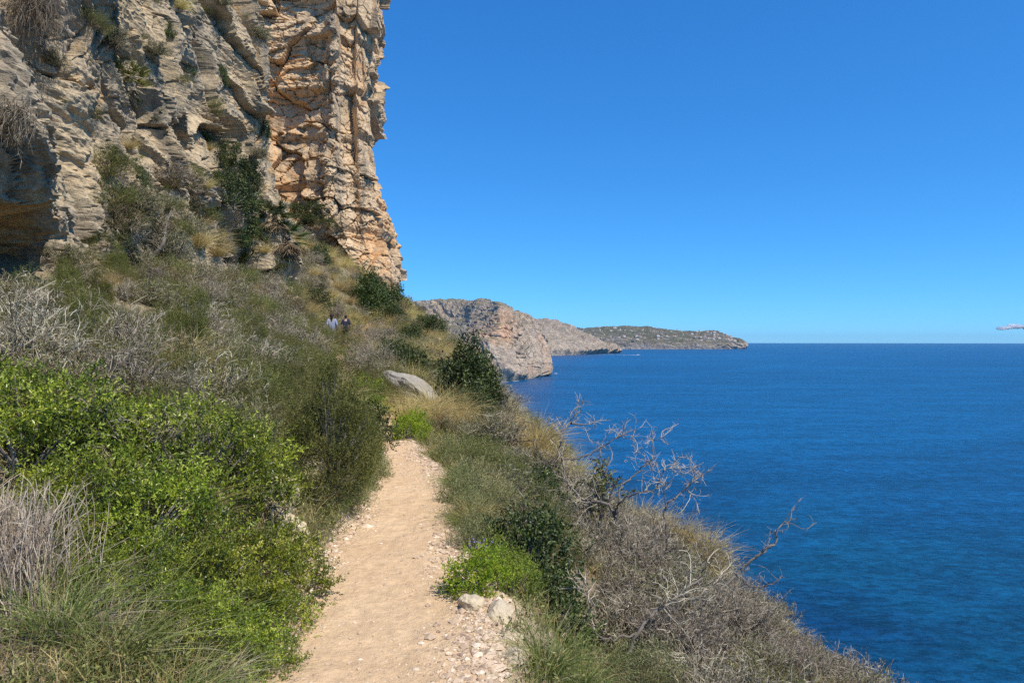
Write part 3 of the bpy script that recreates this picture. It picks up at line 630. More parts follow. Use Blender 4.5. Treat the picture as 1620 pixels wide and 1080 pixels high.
# motorboat and wake off the second headland
def boat():
    c = px(1010, 561, 1); D = 60 / (21.5 / F); x = (1010 - 810) / F * D
    e = bpy.data.objects.new('motorboat', None); COL.objects.link(e); e.location = (x, D, SEA); e.rotation_euler = (0, 0, R(-100))
    tag(e, 'tiny white motorboat trailing a wake off the grey headland', 'boat')
    # hull lofted from sections
    sec = []
    for t in np.linspace(0, 1, 9):
        bw = 2.0 * (1 - t ** 3); sh = 1.5 + .6 * t
        sec.append([(-bw, t * 13 - 6, sh), (-bw * .8, t * 13 - 6, .2), (0, t * 13 - 6, -.4), (bw * .8, t * 13 - 6, .2), (bw, t * 13 - 6, sh)])
    V = np.array(sec).reshape(-1, 3); mk('hull', V, grid_quads(9, 5), M_white, parent=e)
    V2 = np.array([(-1.4, -3, 1.5), (1.4, -3, 1.5), (1.1, 2.5, 1.6), (-1.1, 2.5, 1.6), (-1.2, -2.6, 3.4), (1.2, -2.6, 3.4), (.8, 1.2, 3.2), (-.8, 1.2, 3.2)], float)
    mk('cabin', V2, np.array([[4, 5, 6, 7], [0, 1, 5, 4], [1, 2, 6, 5], [2, 3, 7, 6], [3, 0, 4, 7]]), M_white, parent=e)
    r = np.random.default_rng(5)
    g = Geo()
    for (xx, yy, L, wd, s_) in [(x, D, 105, 7, -1), (x - 95, D + 120, 85, 5, -1)]:
        n = 40; t = np.linspace(0, 1, n); cx = xx + s_ * t * L + 2; cy = yy + t * 16; ww = wd * (1 - t) ** .6 * (1 + .5 * r.normal(size=n)).clip(.2)
        A = np.stack([cx, cy - ww * 1.8, np.full(n, SEA + .15)], -1); B = np.stack([cx, cy + ww * 1.8, np.full(n, SEA + .15)], -1)
        g.add(np.stack([A, B], 1).reshape(-1, 3), grid_quads(n, 2), .5)
    # broken water round the rocks of the nearest point
    for k in range(46):
        u = r.uniform(800, 884); D2 = 1075 + max(0, u - 812) * 4.0 - r.uniform(2, 22); xx = (u - 810) / F * D2; rr = r.uniform(.5, 2.4)
        a = np.linspace(0, 2 * math.pi, 8)[:-1]; V = np.stack([xx + rr * 2.2 * np.cos(a) * r.uniform(.6, 1.3, 7), D2 + rr * np.sin(a) * r.uniform(.6, 1.3, 7), np.full(7, SEA + .15)], -1)
        g.add(V, np.array([[0, 1, 2], [0, 2, 3], [0, 3, 4], [0, 4, 5], [0, 5, 6]]), .5)
    g.make('foam', M_foam); tag(bpy.data.objects['foam'], kind='stuff', label='white wake and broken water on the sea', cat='foam')
boat()
print('far', round(time.time() - T0, 1))
# ------------------------------------------------------------------ plant prototypes
def foliage_shrub(seed, R3, nclump, sprigs, per, L, W, clump_r=.2, hollow=.35, up=.35, cone=0.0, low=.0):
    """leaf sprays gathered in clumps through an uneven crown; returns foliage Geo and stems Geo"""
    r = np.random.default_rng(seed); R3 = np.array(R3, float)
    d = norm(r.normal(size=(nclump, 3))); d[:, 2] = np.abs(d[:, 2]) * 1.0 - low; d = norm(d)
    lump = 1 + .30 * vnoise(d[:, 0] * 2.2 + seed, d[:, 1] * 2.2, d[:, 2] * 2.2, seed=seed)
    rad = (hollow + (1 - hollow) * r.random(nclump) ** .45) * lump
    C = d * rad[:, None] * R3; C[:, 2] = np.maximum(C[:, 2], .05 * R3[2])
    if cone: C[:, :2] *= (1 - cone * C[:, 2:3] / R3[2]).clip(.2)
    n = nclump * sprigs; ci = np.repeat(np.arange(nclump), sprigs)
    sd = norm(norm(C[ci] + np.array([0, 0, R3[2] * .1])) * .8 + r.normal(size=(n, 3)) * .75 + np.array([0, 0, up]))
    cr = clump_r * r.uniform(.7, 1.3, nclump)[ci]
    s0 = C[ci] + r.normal(size=(n, 3)) * (cr * .38)[:, None]
    SP_ = strands(s0, sd, cr * r.uniform(.5, 1.0, n), 3, .4, .2, r)
    g = Geo(); tc = (r.random(nclump) ** 1.3 * .75 + .05 + .0)[ci]
    m = n * per; pi = np.repeat(np.arange(n), per); t = r.uniform(.05, 1, m) * 3; k = np.minimum(t.astype(int), 2); f = (t - k)[:, None]
    p = SP_[pi, k] * (1 - f) + SP_[pi, k + 1] * f; tan = SP_[pi, k + 1] - SP_[pi, k]
    ld = norm(norm(tan) * .6 + r.normal(size=(m, 3)) * .65 + np.array([0, 0, .15]))
    leaves(g, p, ld, L * r.uniform(.6, 1.25, m), W * r.uniform(.7, 1.2, m), (tc[pi] + r.normal(size=m) * .13 + .1 * (t / 3)).clip(0, 1), r)
    st = Geo(); nb = max(8, nclump // 3); sel = r.choice(nclump, nb, replace=False); b0 = r.normal(size=(nb, 3)) * R3 * .06; b0[:, 2] = 0
    tt = np.linspace(0, 1, 6)[None, :, None]; mid = (C[sel] * np.array([.35, .35, .55]))[:, None]
    PB = b0[:, None] * (1 - tt) ** 2 + 2 * mid * tt * (1 - tt) + C[sel][:, None] * tt ** 2 + r.normal(size=(nb, 6, 3)) * .012 * R3[2] * tt
    tubes(st, PB, .011 * R3[2] + .003, .003, r.random(nb), 4)
    return g, st
def twiggy(seed, R3, n0, n1, n2, thick=.004, tl=.35, K=5, curl=.5, droop=0.1, spread=.75):
    r = np.random.default_rng(seed); R3 = np.array(R3, float); g = Geo(); h = R3[2]
    d = r.normal(size=(n0, 3)) * np.array([R3[0] / h, R3[1] / h, .25]) * .75 + np.array([0, 0, .9]); b0 = r.normal(size=(n0, 3)) * R3 * .10; b0[:, 2] = 0
    A = strands(b0, d, h * r.uniform(.6, 1.08, n0), K + 1, curl, -droop, r, .10); tubes(g, A, thick * 2.2, thick * .8, r.random(n0) * .6, 3)
    p, d, t, _ = sub(A, n1, .15, .98, spread, r, .15); B = strands(p, d, h * tl * r.uniform(.5, 1.2, n1), K - 1, curl * 1.6, 0, r, .18)
    B[..., 2] = np.maximum(B[..., 2], .02); tubes(g, B, thick * 1.1, thick * .55, r.random(n1) * .8, 3)
    p, d, t, _ = sub(B, n2, .2, 1, spread * 1.2, r, .2); C = strands(p, d, h * tl * .42 * r.uniform(.4, 1.3, n2), 3, curl * 2, 0, r, .2)
    tubes(g, C, thick * .75, thick * .4, r.random(n2) * .9 + .1, 3); return g, C
def grassy(seed, n, L, spread, droop, w=.006, base=.07, K=5, tint=(.1, 1.0)):
    r = np.random.default_rng(seed); g = Geo(); a = r.uniform(0, 2 * math.pi, n); sp = np.abs(r.normal(size=n)) * spread
    d = np.stack([np.cos(a) * sp, np.sin(a) * sp, np.ones(n)], -1); rb = base * np.sqrt(r.random(n)); b0 = np.stack([np.cos(a) * rb, np.sin(a) * rb, np.zeros(n)], -1)
    P = strands(b0, d, L * r.uniform(.3, 1.1, n), K, .55, 0, r, .11)
    t = np.linspace(0, 1, K + 1)[None, :] ** 2; hor = np.stack([np.cos(a), np.sin(a)], -1)[:, None, :]; dr = droop * L * r.uniform(.2, 1.2, n)[:, None] * t
    P[..., :2] += hor * dr[..., None] * .9; P[..., 2] -= dr * .75; P[..., 2] = np.maximum(P[..., 2], .0)
    blades(g, P, w, r.uniform(tint[0], tint[1], n), r); return g
def fans(g, r, c, n, Lp, Lf, lo, hi, tint, nb=13):
    """palm fans: a stalk with a half-wheel of stiff blades; lo/hi elevation range in degrees"""
    for k in range(n):
        a = r.uniform(0, 2 * math.pi); e = R(r.uniform(lo, hi)); d = np.array([math.cos(a) * math.cos(e), math.sin(a) * math.cos(e), math.sin(e)])
        P = strands(np.array([c]) + r.normal(size=(1, 3)) * .03, d[None], Lp * r.uniform(.7, 1.2), 4, .1, -.25, r); blades(g, P, .012, tint * .8, r, .7)
        tip = P[0, -1]; s = norm(np.cross(d, [0, 0, 1.0])); th = np.linspace(-1.5, 1.5, nb)
        dd = d[None] * np.cos(th)[:, None] + s[None] * np.sin(th)[:, None]
        B = strands(np.repeat(tip[None], nb, 0), dd, Lf * (.75 + .25 * np.cos(th)), 3, .05, -.25, r, .03); blades(g, B, Lf * .085, np.clip(tint + r.normal(size=nb) * .12, 0, 1), r, .15)

PROTO = {}
def proto(key, kind, parts, cat, scale_note=None):
    """parts: list of (part name or None for one-mesh plants, Geo, material)"""
    if parts[0][0] is None: o = parts[0][1].make(kind, parts[0][2])
    else:
        o = bpy.data.objects.new(kind, None); COL.objects.link(o)
        for nm, g, m in parts: g.make(nm, m, parent=o)
    o['category'] = cat; PROTO[key] = dict(o=o, used=False, parts=[(g, m) for _, g, m in parts], kind=kind)
def lay(key, loc, s=1.0, rz=0.0, label=None, group=None, tilt=(0, 0), cat=None):
    p = PROTO[key]
    if not p['used']: o = p['o']; p['used'] = True
    else:
        o = p['o'].copy(); COL.objects.link(o)
        for ch in p['o'].children: c = ch.copy(); COL.objects.link(c); c.parent = o
    o.location = loc; o.scale = (s, s, s) if np.ndim(s) == 0 else s; o.rotation_euler = (tilt[0], tilt[1], rz)
    for k_ in ('group',):
        if k_ in o.keys(): del o[k_]
    tag(o, label, cat, group); return o
def fs(key, kind, cat, mat, stem, *a, **k):
    g, st = foliage_shrub(*a, **k); proto(key, kind, [('foliage', g, mat), ('stems', st, stem)], cat)

fs('lent1', 'evergreen_shrub', 'shrub', M_lentisk, M_bark, 1, (.62, .62, .62), 105, 15, 10, .036, .013, clump_r=.145, hollow=.5)
fs('lent2', 'evergreen_shrub', 'shrub', M_lentisk, M_bark, 2, (.55, .60, .66), 100, 15, 10, .032, .012, clump_r=.14, hollow=.5)
fs('dark1', 'evergreen_shrub', 'shrub', M_dark, M_bark, 3, (.85, .85, 1.75), 480, 10, 6, .075, .042, clump_r=.24, low=.1, hollow=.45)
fs('dark2', 'evergreen_shrub', 'shrub', M_dark, M_bark, 4, (.6, .6, .8), 130, 9, 6, .06, .03, clump_r=.20)
fs('fine1', 'juniper_bush', 'shrub', M_olive, M_bark, 5, (.46, .46, 1.15), 380, 16, 8, .029, .0075, clump_r=.15, up=.7, hollow=.55)
fs('fine2', 'heath_bush', 'shrub', M_scrub, M_twigbr, 6, (.62, .62, .62), 150, 12, 8, .028, .008, clump_r=.17, up=.5)
fs('fine3', 'rosemary_bush', 'shrub', M_olive, M_twigbr, 7, (.55, .55, .55), 130, 12, 9, .028, .006, clump_r=.17, up=.9)
fs('silv1', 'sage_clump', 'shrub', M_silver, M_twigbr, 8, (.30, .30, .34), 110, 9, 7, .022, .008, clump_r=.11, up=1.1, hollow=.15)
fs('silv2', 'lavender_clump', 'shrub', M_silver, M_twigbr, 9, (.26, .26, .42), 100, 9, 7, .026, .005, clump_r=.13, up=1.6, hollow=.1)
fs('lime', 'spurge_bush', 'shrub', M_lime, M_bark, 10, (.20, .20, .22), 90, 9, 9, .017, .008, clump_r=.07, up=.4)
for k, (R3, n0, n1, n2) in enumerate([((.75, .75, .75), 60, 500, 1900), ((.85, .7, .65), 70, 560, 1900), ((.6, .6, .85), 50, 480, 1700)]):
    g, _ = twiggy(20 + k, R3, n0, n1, n2, thick=.0040); proto('twig%d' % (k + 1), 'leafless_shrub', [(None, g, M_twig)], 'shrub')
g, C = twiggy(24, (.7, .7, .7), 55, 430, 1400, thick=.0038); gl = Geo(); r_ = np.random.default_rng(5)
pp, dd, _, _ = sub(C, 6500, 0, 1, .8, r_); leaves(gl, pp, dd, .028, .011, r_.random(6500), r_); proto('half1', 'sparse_shrub', [('branches', g, M_twig), ('foliage', gl, M_scrub)], 'shrub')
g, C = twiggy(25, (.6, .6, .6), 50, 400, 1300, thick=.0036); gl = Geo()
pp, dd, _, _ = sub(C, 5200, 0, 1, .8, r_); leaves(gl, pp, dd, .028, .010, r_.random(5200), r_); proto('half2', 'sparse_shrub', [('branches', g, M_twigbr), ('foliage', gl, M_olive)], 'shrub')
for k, (n, L, sp, dr) in enumerate([(750, .95, .42, .45), (650, .75, .5, .35), (850, 1.05, .34, .6)]):
    proto('dry%d' % (k + 1), 'grass_tussock', [(None, grassy(30 + k, n, L, sp, dr, w=.007, base=.12), M_dry)], 'grass tussock')
proto('grn1', 'grass_clump', [(None, grassy(40, 420, .42, .5, .5, w=.005, base=.08), M_grass)], 'grass clump')
proto('grn2', 'grass_clump', [(None, grassy(41, 420, .50, .45, .6, w=.0045, base=.07), M_grass)], 'grass clump')

g, C = twiggy(26, (.8, .8, .8), 9, 70, 330, thick=.0055, tl=.4, K=7, curl=1.1, spread=.8); proto('gnarl1', 'dead_shrub', [(None, g, M_twig)], 'dead shrub')
g, C = twiggy(27, (1.0, .8, .65), 11, 80, 380, thick=.005, tl=.4, K=7, curl=1.3, spread=.8); proto('gnarl2', 'dead_shrub', [(None, g, M_twig)], 'dead shrub')
print('protos', round(time.time() - T0, 1))

# ------------------------------------------------------------------ plants one can point to
rp = np.random.default_rng(11)
def put(key, u, y, s=1.0, label=None, group=None, dz=-.03, rz=None, tilt=None, mul=(1, 1, 1)):
    x = (u - 810) / F * y; sc3 = tuple(s * m_ for m_ in mul)
    return lay(key, P_(x, y, dz), sc3, rp.uniform(0, 6.28) if rz is None else rz, label, group, tilt or tuple(rp.normal(size=2) * .06))
# bright evergreen thicket left of the path
for (key, u, y, s, lab) in [
 ('lent1', 415, 4.35, .62, 'bright green evergreen shrub bulging furthest out over the left edge of the path'),
 ('lent2', 330, 4.7, .95, 'bright green evergreen shrub just behind the one overhanging the path'),
 ('lent1', 190, 4.8, .95, 'large bright green evergreen shrub in the middle of the left thicket'),
 ('lent2', 40, 4.4, .95, 'tall yellow green evergreen shrub at the left border of the photo'),
 ('lent1', 95, 5.2, .8, 'glossy evergreen shrub behind the tall one at the left border'),
 ('lent2', 235, 3.9, .72, 'low bright green shrub in front of the left thicket'),
 ('lent1', 325, 3.75, .62, 'small bright green shrub low beside the path gravel'),
 ('lent2', 120, 3.75, .70, 'bright green shrub just right of the dead pale brush'),
 ('lent1', 425, 3.95, .42, 'small bush spilling onto the gravel below the overhanging shrub'),
 ('lent2', 270, 5.4, .7, 'evergreen shrub at the back of the bright thicket'),
 ('lent1', -40, 4.9, .8, 'evergreen shrub cut by the left border behind the thicket'),
 ('lent2', 395, 5.1, .62, 'small evergreen shrub beside the low rock bank'),
 
]: put(key, u, y, s, lab)
put('fine1', 526, 6.3, .86, 'tall olive green juniper bush with a dark hollow underneath beside the path', dz=.10)
put('fine1', 548, 7.8, .68, 'olive green bush just behind the tall juniper by the path', dz=.05)
put('dark2', 566, 9.2, .7, 'dark leaved shrub standing behind the juniper where the path narrows')
put('silv1', 590, 8.5, .85, 'silvery grey herb clump bulging onto the left edge of the path bend')
put('silv1', 574, 7.8, .8, 'grey green herb clump at the foot of the olive bushes')
for (u, y, s) in [(560, 7.2, .8), (548, 6.6, .75), (520, 6.1, .7), (500, 5.6, .55), (562, 7.6, .7)]:
    put('silv2', u, y, s, 'low grey green herb clump along the left edge of the path', 'herb clumps under the bushes left of the path')
for (u, y, s) in [(545, 6.9, .8), (530, 6.2, .7), (568, 7.9, .7)]:
    put('grn1', u, y, s, 'small green grass clump between the herbs on the left edge of the path', 'grass clumps under the bushes left of the path')
put('grn2', 405, 3.45, .55, 'long bladed green grass clump drooping onto the path at lower left')
put('grn2', 380, 3.1, .5, 'green grass clump nearest the viewer on the left of the path')
put('grn1', 300, 3.4, 1.0, 'green grass clump growing up through the low bright shrubs')
put('grn1', 60, 3.3, .9, 'green grass clump at the foot of the dead pale brush')
# dead pale brush and dry grass at bottom left
def dead_brush():
    r = np.random.default_rng(50); g = Geo(); n = 520; b0 = np.stack([r.normal(size=n) * .12, r.normal(size=n) * .12, np.zeros(n)], -1)
    P = strands(b0, np.array([0.02, 0, 1.0]) + r.normal(size=(n, 3)) * .16, r.uniform(.25, .50, n), 6, .35, 0, r, .05); tubes(g, P, .0026, .0012, r.random(n), 3)
    p, d, _, _ = sub(P, 900, .3, 1, .5, r, .2); tubes(g, strands(p, d, .16 * r.uniform(.4, 1.2, 900), 3, .8, -.2, r, .1), .0015, .0008, r.random(900), 3)
    a = r.normal(size=(150, 3)); a[:, 2] = np.abs(a[:, 2]) * .25; P = strands(b0[:150], a, r.uniform(.3, .65, 150), 6, .8, -.3, r, .06); P[..., 2] = np.maximum(P[..., 2], .01); tubes(g, P, .0024, .001, r.random(150), 3)
    o = g.make('dead_brush', M_pale); o.location = P_(-2.20, 3.05, -.06); tag(o, 'dense bundle of pale dead stems standing upright at the lower left border', 'dead shrub')
dead_brush()
proto('straw', 'dead_grass_clump', [(None, grassy(44, 420, .30, 1.0, .45, w=.003, base=.10, tint=(0, 1)), M_pale)], 'grass clump')
for (u, y, s, lab) in [(130, 2.95, 1.0, 'grey dead grass sprawling right of the pale dead brush'), (230, 3.0, 1.0, 'grey dead grass clump at the bottom left edge of the photo'), (320, 3.05, .9, 'grey brown dead grass clump beside the bottom of the path'), (20, 2.75, .8, 'dead grass clump in front of the pale dead brush')]:
    put('straw', u, y, s, lab)
for (key, u, y, s, lab) in [
 ('lent1', 375, 3.45, .45, 'small bright shrub at the lower left edge of the path gravel'), ('lent2', 300, 3.3, .45, 'small bright shrub left of the one at the gravel'), ('lent1', 110, 3.6, .50, 'low bright shrub between the pale dead brush and the thicket'), 
 ('lent2', 200, 3.35, .48, 'low evergreen shrub in front of the thicket above the dead grass'), ('lent1', 275, 3.15, .36, 'smallest evergreen shrub at the bottom left beside the dead grass'),
 ('grn1', 130, 3.15, .9, 'green grass clump among the grey dead grass'), ('grn1', 235, 3.3, 1.0, 'green grass clump behind the grey dead grass'), ('grn1', 90, 2.85, 1.0, 'short green grass clump at the bottom left'),
 ('grn1', 180, 2.85, 1.0, 'short green grass clump at the bottom edge between dead grass clumps'), ('grn1', 345, 2.95, .6, 'green grass clump at the bottom edge beside the path gravel'), ('grn1', 270, 2.8, .9, 'short green grass at the bottom edge left of the path'),
 ('grn2', 150, 4.3, .9, 'tall grass blades poking through the bright thicket'), ('grn2', 300, 4.4, .8, 'tall grass blades standing among the bright shrubs near the path'), ('grn2', 360, 4.1, .6, 'grass blades on top of the shrubs beside the path'),
 ('half1', 250, 4.75, .85, 'grey sparse shrub poking through the middle of the bright thicket'), ('dark2', 140, 4.7, .6, 'darker leaved shrub in the heart of the bright thicket'), ('twig1', 330, 5.1, .75, 'bare grey shrub in the bright thicket near the rock bank'), ('half2', 60, 4.9, .9, 'sparse olive shrub among the yellow green ones at the left border'),
 ('dry1', 290, 4.3, .5, 'straw tuft caught among the bright shrubs'), ('half2', 210, 4.35, .6, 'sparse olive shrub low in the bright thicket'),
 ('fine2', 45, 13.2, 1.2, 'grey green bush in front of the cave'), ('half1', 85, 13.0, 1.3, 'wispy bare shrub in front of the cave'), ('fine3', 115, 12.6, 1.1, 'olive bush at the right of the cave foot'), ('half1', 10, 12.4, 1.2, 'wispy shrub in front of the cave at the left border'), ('twig2', 250, 5.6, .7, 'bare grey twigs sticking out of the bright thicket'), ('half1', 110, 6.0, .9, 'sparse grey shrub rising behind the bright thicket'), ('twig3', 20, 6.3, 1.1, 'tall bare grey shrub at the left border behind the bright thicket')]: put(key, u, y, s, lab)
# right side of the path
put('lime', 757, 4.55, 1.0, 'small bright lime green spurge bush on the right edge of the path', dz=-.02)
for (u, y, s) in [(792, 5.05, .75), (805, 4.75, .7)]: put('lent2', u, y, s * .55, 'small bright green shrub just right of the lime spurge bush', 'green shrubs behind the spurge bush', dz=-.02)
put('dark2', 835, 5.6, .62, 'dark green shrub over the hollow beside the path')
put('dark2', 880, 5.1, .45, 'small dark green bush in the shaded hollow right of the path')
put('grn2', 862, 3.75, .95, 'long green and straw grass clump below the path edge at lower right', dz=-.02)
put('grn2', 915, 3.7, .8, 'green grass clump on the slope at the bottom of the photo')
fs('round', 'round_shrub', 'shrub', M_silver, M_twigbr, 12, (.30, .30, .34), 170, 14, 8, .016, .004, clump_r=.09, up=.8, hollow=.3)
o = put('round', 1015, 4.5, 1.0, 'rounded blue green bush among bare twigs at the bottom right', dz=.04)
for (u, y, s) in [(742, 5.6, .8), (760, 5.9, .9), (735, 6.5, .8), (752, 6.6, 1.0), (775, 6.9, 1.1), (722, 7.2, .8), (740, 7.4, 1.0), (765, 7.9, 1.1), (708, 8.2, .8), (725, 8.5, 1.0), (750, 8.9, 1.1), (700, 9.3, .8), (716, 9.6, 1.0), (738, 9.9, 1.1), (765, 9.6, 1.1), (692, 10.6, .8), (705, 11.2, 1.0), (725, 11.4, 1.0), (800, 7.6, 1.0), (790, 8.8, 1.1)]:
    w2 = 'just beyond the violet flowers' if y < 6.7 else 'halfway to the bend' if y < 9 else 'close to the bend'
    put(['silv2', 'silv1', 'silv2', 'silv1', 'fine2'][rp.integers(5)] if u > 735 else ['silv1', 'silv2'][rp.integers(2)], u + (14 if y > 7.6 and u < 735 else 0), y, s * .85, 'grey green herb clump right of the path, ' + w2, 'herb clumps right of the path, ' + w2)
for (u, y, s) in [(752, 6.3, .5), (768, 7.5, .6), (748, 8.5, .6), (745, 10.3, .7)]: put('dry2', u, y, s, 'small straw tussock among the herbs right of the path', 'straw tussocks among the herbs')
for (u, y, s) in [(730, 6.2, .7), (748, 7.1, .8), (715, 7.9, .7), (735, 9.0, .8), (698, 9.9, .7), (770, 7.3, .9), (790, 6.5, .8)]:
    put('grn2', u, y, s, 'green grass clump among the herbs right of the path', 'grass clumps along the right edge of the path')
def flowers():
    g = Geo(); r = np.random.default_rng(60); n = 12; b0 = r.normal(size=(n, 3)) * .05; b0[:, 2] = 0
    P = strands(b0, np.array([0, 0, 1.]) + r.normal(size=(n, 3)) * .15, r.uniform(.14, .24, n), 4, .2, 0, r); blades(g, P, .004, .3, r)
    e = bpy.data.objects.new('lavender_flowers', None); COL.objects.link(e); g.make('stalks', M_grass, e)
    for k in range(n):
        g2 = Geo(); leaves(g2, P[k, -1] + r.normal(size=(16, 3)) * np.array([.003, .003, .012]), r.normal(size=(16, 3)), .013, .009, .5, r); g2.make('flower_head', M_flower, e)
    e.location = P_((756 - 810) / F * 5.15, 5.15, -.02); tag(e, 'small violet flower spikes behind the lime green spurge bush', 'wildflower')
flowers()
put('lime', 645, 11.4, 1.5, 'yellow green flowering bush in the bend of the path', dz=-.05)
put('lime', 655, 12.2, 1.6, 'yellowish bush under the dry grass past the path bend', dz=-.05)
for (key, u, y, s, lab) in [
 ('dry1', 642, 13.6, .75, 'golden dry tussock nearest the bend of the path'), ('dry2', 665, 14.4, .9, 'straw coloured tussock below the grey rock slab'),
 ('dry3', 690, 14.0, .75, 'reddish straw tussock right of the path bend'), ('dry1', 625, 15.0, .8, 'dry tussock left of the grey rock slab'),
 ('dry3', 846, 14.0, 1.2, 'large golden tussock on the skyline above the sea'), ('dry2', 872, 13.4, .95, 'golden tussock on the rim just right of the large one'),
 ('dry1', 822, 16.8, .8, 'straw tussock on the rim beside the dark round tree'), ('dry2', 795, 18.5, .8, 'pale tussock behind the dark round tree'),
 ('dry2', 880, 12.9, .65, 'small dry tussock on the slope below the golden rim'), ('dry1', 905, 12.4, .6, 'low dry tussock above the bare branches'),
 ('dry1', 1010, 11.8, .9, 'dry tussock on the rim left of the tall bare branch'), ('dry2', 1042, 11.5, 1.0, 'dry tussock on the rim right below the middle bare tree'),
 ('dry3', 1075, 11.1, .8, 'straw tussock on the rim above the open sea'), ('dry1', 1110, 10.7, .95, 'pale straw tussock on the rim of the slope'), ('dry2', 1135, 10.3, .6, 'straw tussock on the rim near the lone dead branch'),
 ('dry1', 1245, 9.3, .5, 'small straw tussock on the rim below the lone dead branch'), ('dry3', 1300, 9.0, .45, 'small straw tussock low on the rim at right'), ('dry2', 960, 12.2, .65, 'straw tussock behind the leafy green sapling'),
 ('half1', 770, 13.0, 1.0, 'grey sparse shrub in front of the dark round tree'), ('twig1', 800, 13.5, .9, 'grey leafless shrub between the dark tree and golden tussock'),
 ('fine2', 838, 11.4, .8, 'grey green shrub under the golden tussock'), ('half2', 700, 13.0, .7, 'sparse shrub at the foot of the rock slab'),
 ('fine2', 800, 10.2, .85, 'grey green bushy shrub right of the herb belt'), ('dark2', 850, 9.2, .6, 'dark green shrub below the golden tussock on the slope'),
 ('half1', 812, 8.6, .8, 'sparse grey shrub right of the herb belt'), ('fine3', 845, 7.6, .7, 'olive shrub at the left end of the bare twig thicket'),
 ('half2', 815, 6.8, .7, 'sparse brown stemmed shrub above the shaded hollow'),
 ('fine2', 860, 6.6, .6, 'grey green shrub at the edge of the twig thicket'),
]: put(key, u, y, s, lab)
for (key, u, y, s, lab) in [('half2', 522, 33.2, 1.75, 'olive shrub hiding the legs of the walker in pale blue'), ('fine2', 536, 33.6, 1.5, 'grey green shrub in front of the gap between the two walkers'), ('fine3', 549, 35.8, 1.55, 'olive shrub hiding the legs of the walker in navy'),
 ('twig1', 508, 33.0, 1.3, 'grey shrub left of the walker in pale blue'), ('half1', 560, 34.5, 1.2, 'sparse shrub right of the walker in navy'), ('fine3', 530, 31.5, 1.0, 'low olive shrub below the two walkers'),
 ('lent1', 590, 14.2, .7, 'bright green shrub above the narrow part of the path'), ('fine3', 606, 15.2, 1.1, 'olive shrub hiding the path behind the bend'), ('lent2', 585, 16.0, .9, 'yellow green leafy shrub on the bank behind the juniper'), ('half2', 612, 17.5, 1.2, 'olive sparse shrub left of the grey boulder'),
 ('fine3', 592, 19.0, 1.2, 'olive shrub below the grey dome shaped shrub'), ('twig3', 575, 20.5, 1.2, 'grey leafless shrub left of the dome shaped one'), ('fine2', 606, 21.0, 1.1, 'grey green shrub behind the boulder'), ('half2', 570, 24.5, 1.2, 'sparse olive shrub on the path side below the walkers'), ('fine3', 560, 27.5, 1.2, 'olive shrub midway up to the walkers'),
 ('gnarl1', 350, 15, 1.6, 'white branched dead shrub in the grey scrub below the cliff'), ('gnarl1', 430, 12, 1.2, 'pale dead shrub in the scrub left of the juniper'), ('gnarl1', 160, 8.5, 1.1, 'pale dead shrub rising from the scrub at left'), ('gnarl1', 60, 10.5, 1.2, 'tall pale bare shrub in front of the cave'), ('gnarl1', 20, 9.5, 1.1, 'pale bare shrub at the left border in front of the cave'), ('gnarl2', 300, 9.5, 1.0, 'grey dead shrub leaning out of the scrub behind the bright thicket'), ('gnarl2', 230, 12, 1.3, 'grey dead shrub on the bank below the cave')]: put(key, u, y, s, lab)
for (u, y, s) in [(930, 8.2, .8), (1000, 7.0, .7), (1080, 6.2, .7), (1150, 6.6, .6), (960, 5.6, .6), (1040, 5.5, .6), (1120, 5.2, .6), (1200, 6.0, .5), (900, 6.6, .5), (940, 6.9, .6), (1090, 7.6, .7), (1140, 4.6, .5)]:
    put('gnarl1' if rp.random() < .6 else 'gnarl2', u, y, s, 'gnarled pale dead shrub %s of the seaward twig thicket' % ('in the middle' if 950 < u < 1130 else 'at the left end' if u < 950 else 'towards the right'), 'gnarled dead shrubs in the seaward thicket, ' + ('middle' if 950 < u < 1130 else 'left' if u < 950 else 'right'))
# tree-like shrubs
put('dark1', 740, 17.5, 1.12, 'round dark green tree standing on the slope against the far headland', dz=-.45, mul=(.92, .92, .98), tilt=(0, 0), rz=1.0)
put('dark2', 745, 15.8, .9, 'dark green shrub at the foot of the round dark tree')
put('dark2', 655, 22, 1.15, 'dark green shrub behind the grey rock slab')
put('dark2', 690, 21, 1.0, 'dark green shrub between the rock slab and the round tree')
put('dark2', 625, 26, 1.2, 'dark green shrub on the slope under the grey dome shaped shrub')
put('twig3', 600, 22, 1.3, 'grey dome shaped leafless shrub above the path bend')
put('dark1', 588, 50, 1.9, 'dark green tree at the foot of the orange buttress', dz=-.5, mul=(.8, .8, 1.0), tilt=(0, 0))
put('dark2', 615, 53, 2.4, 'dark shrub right of the tree at the buttress foot')

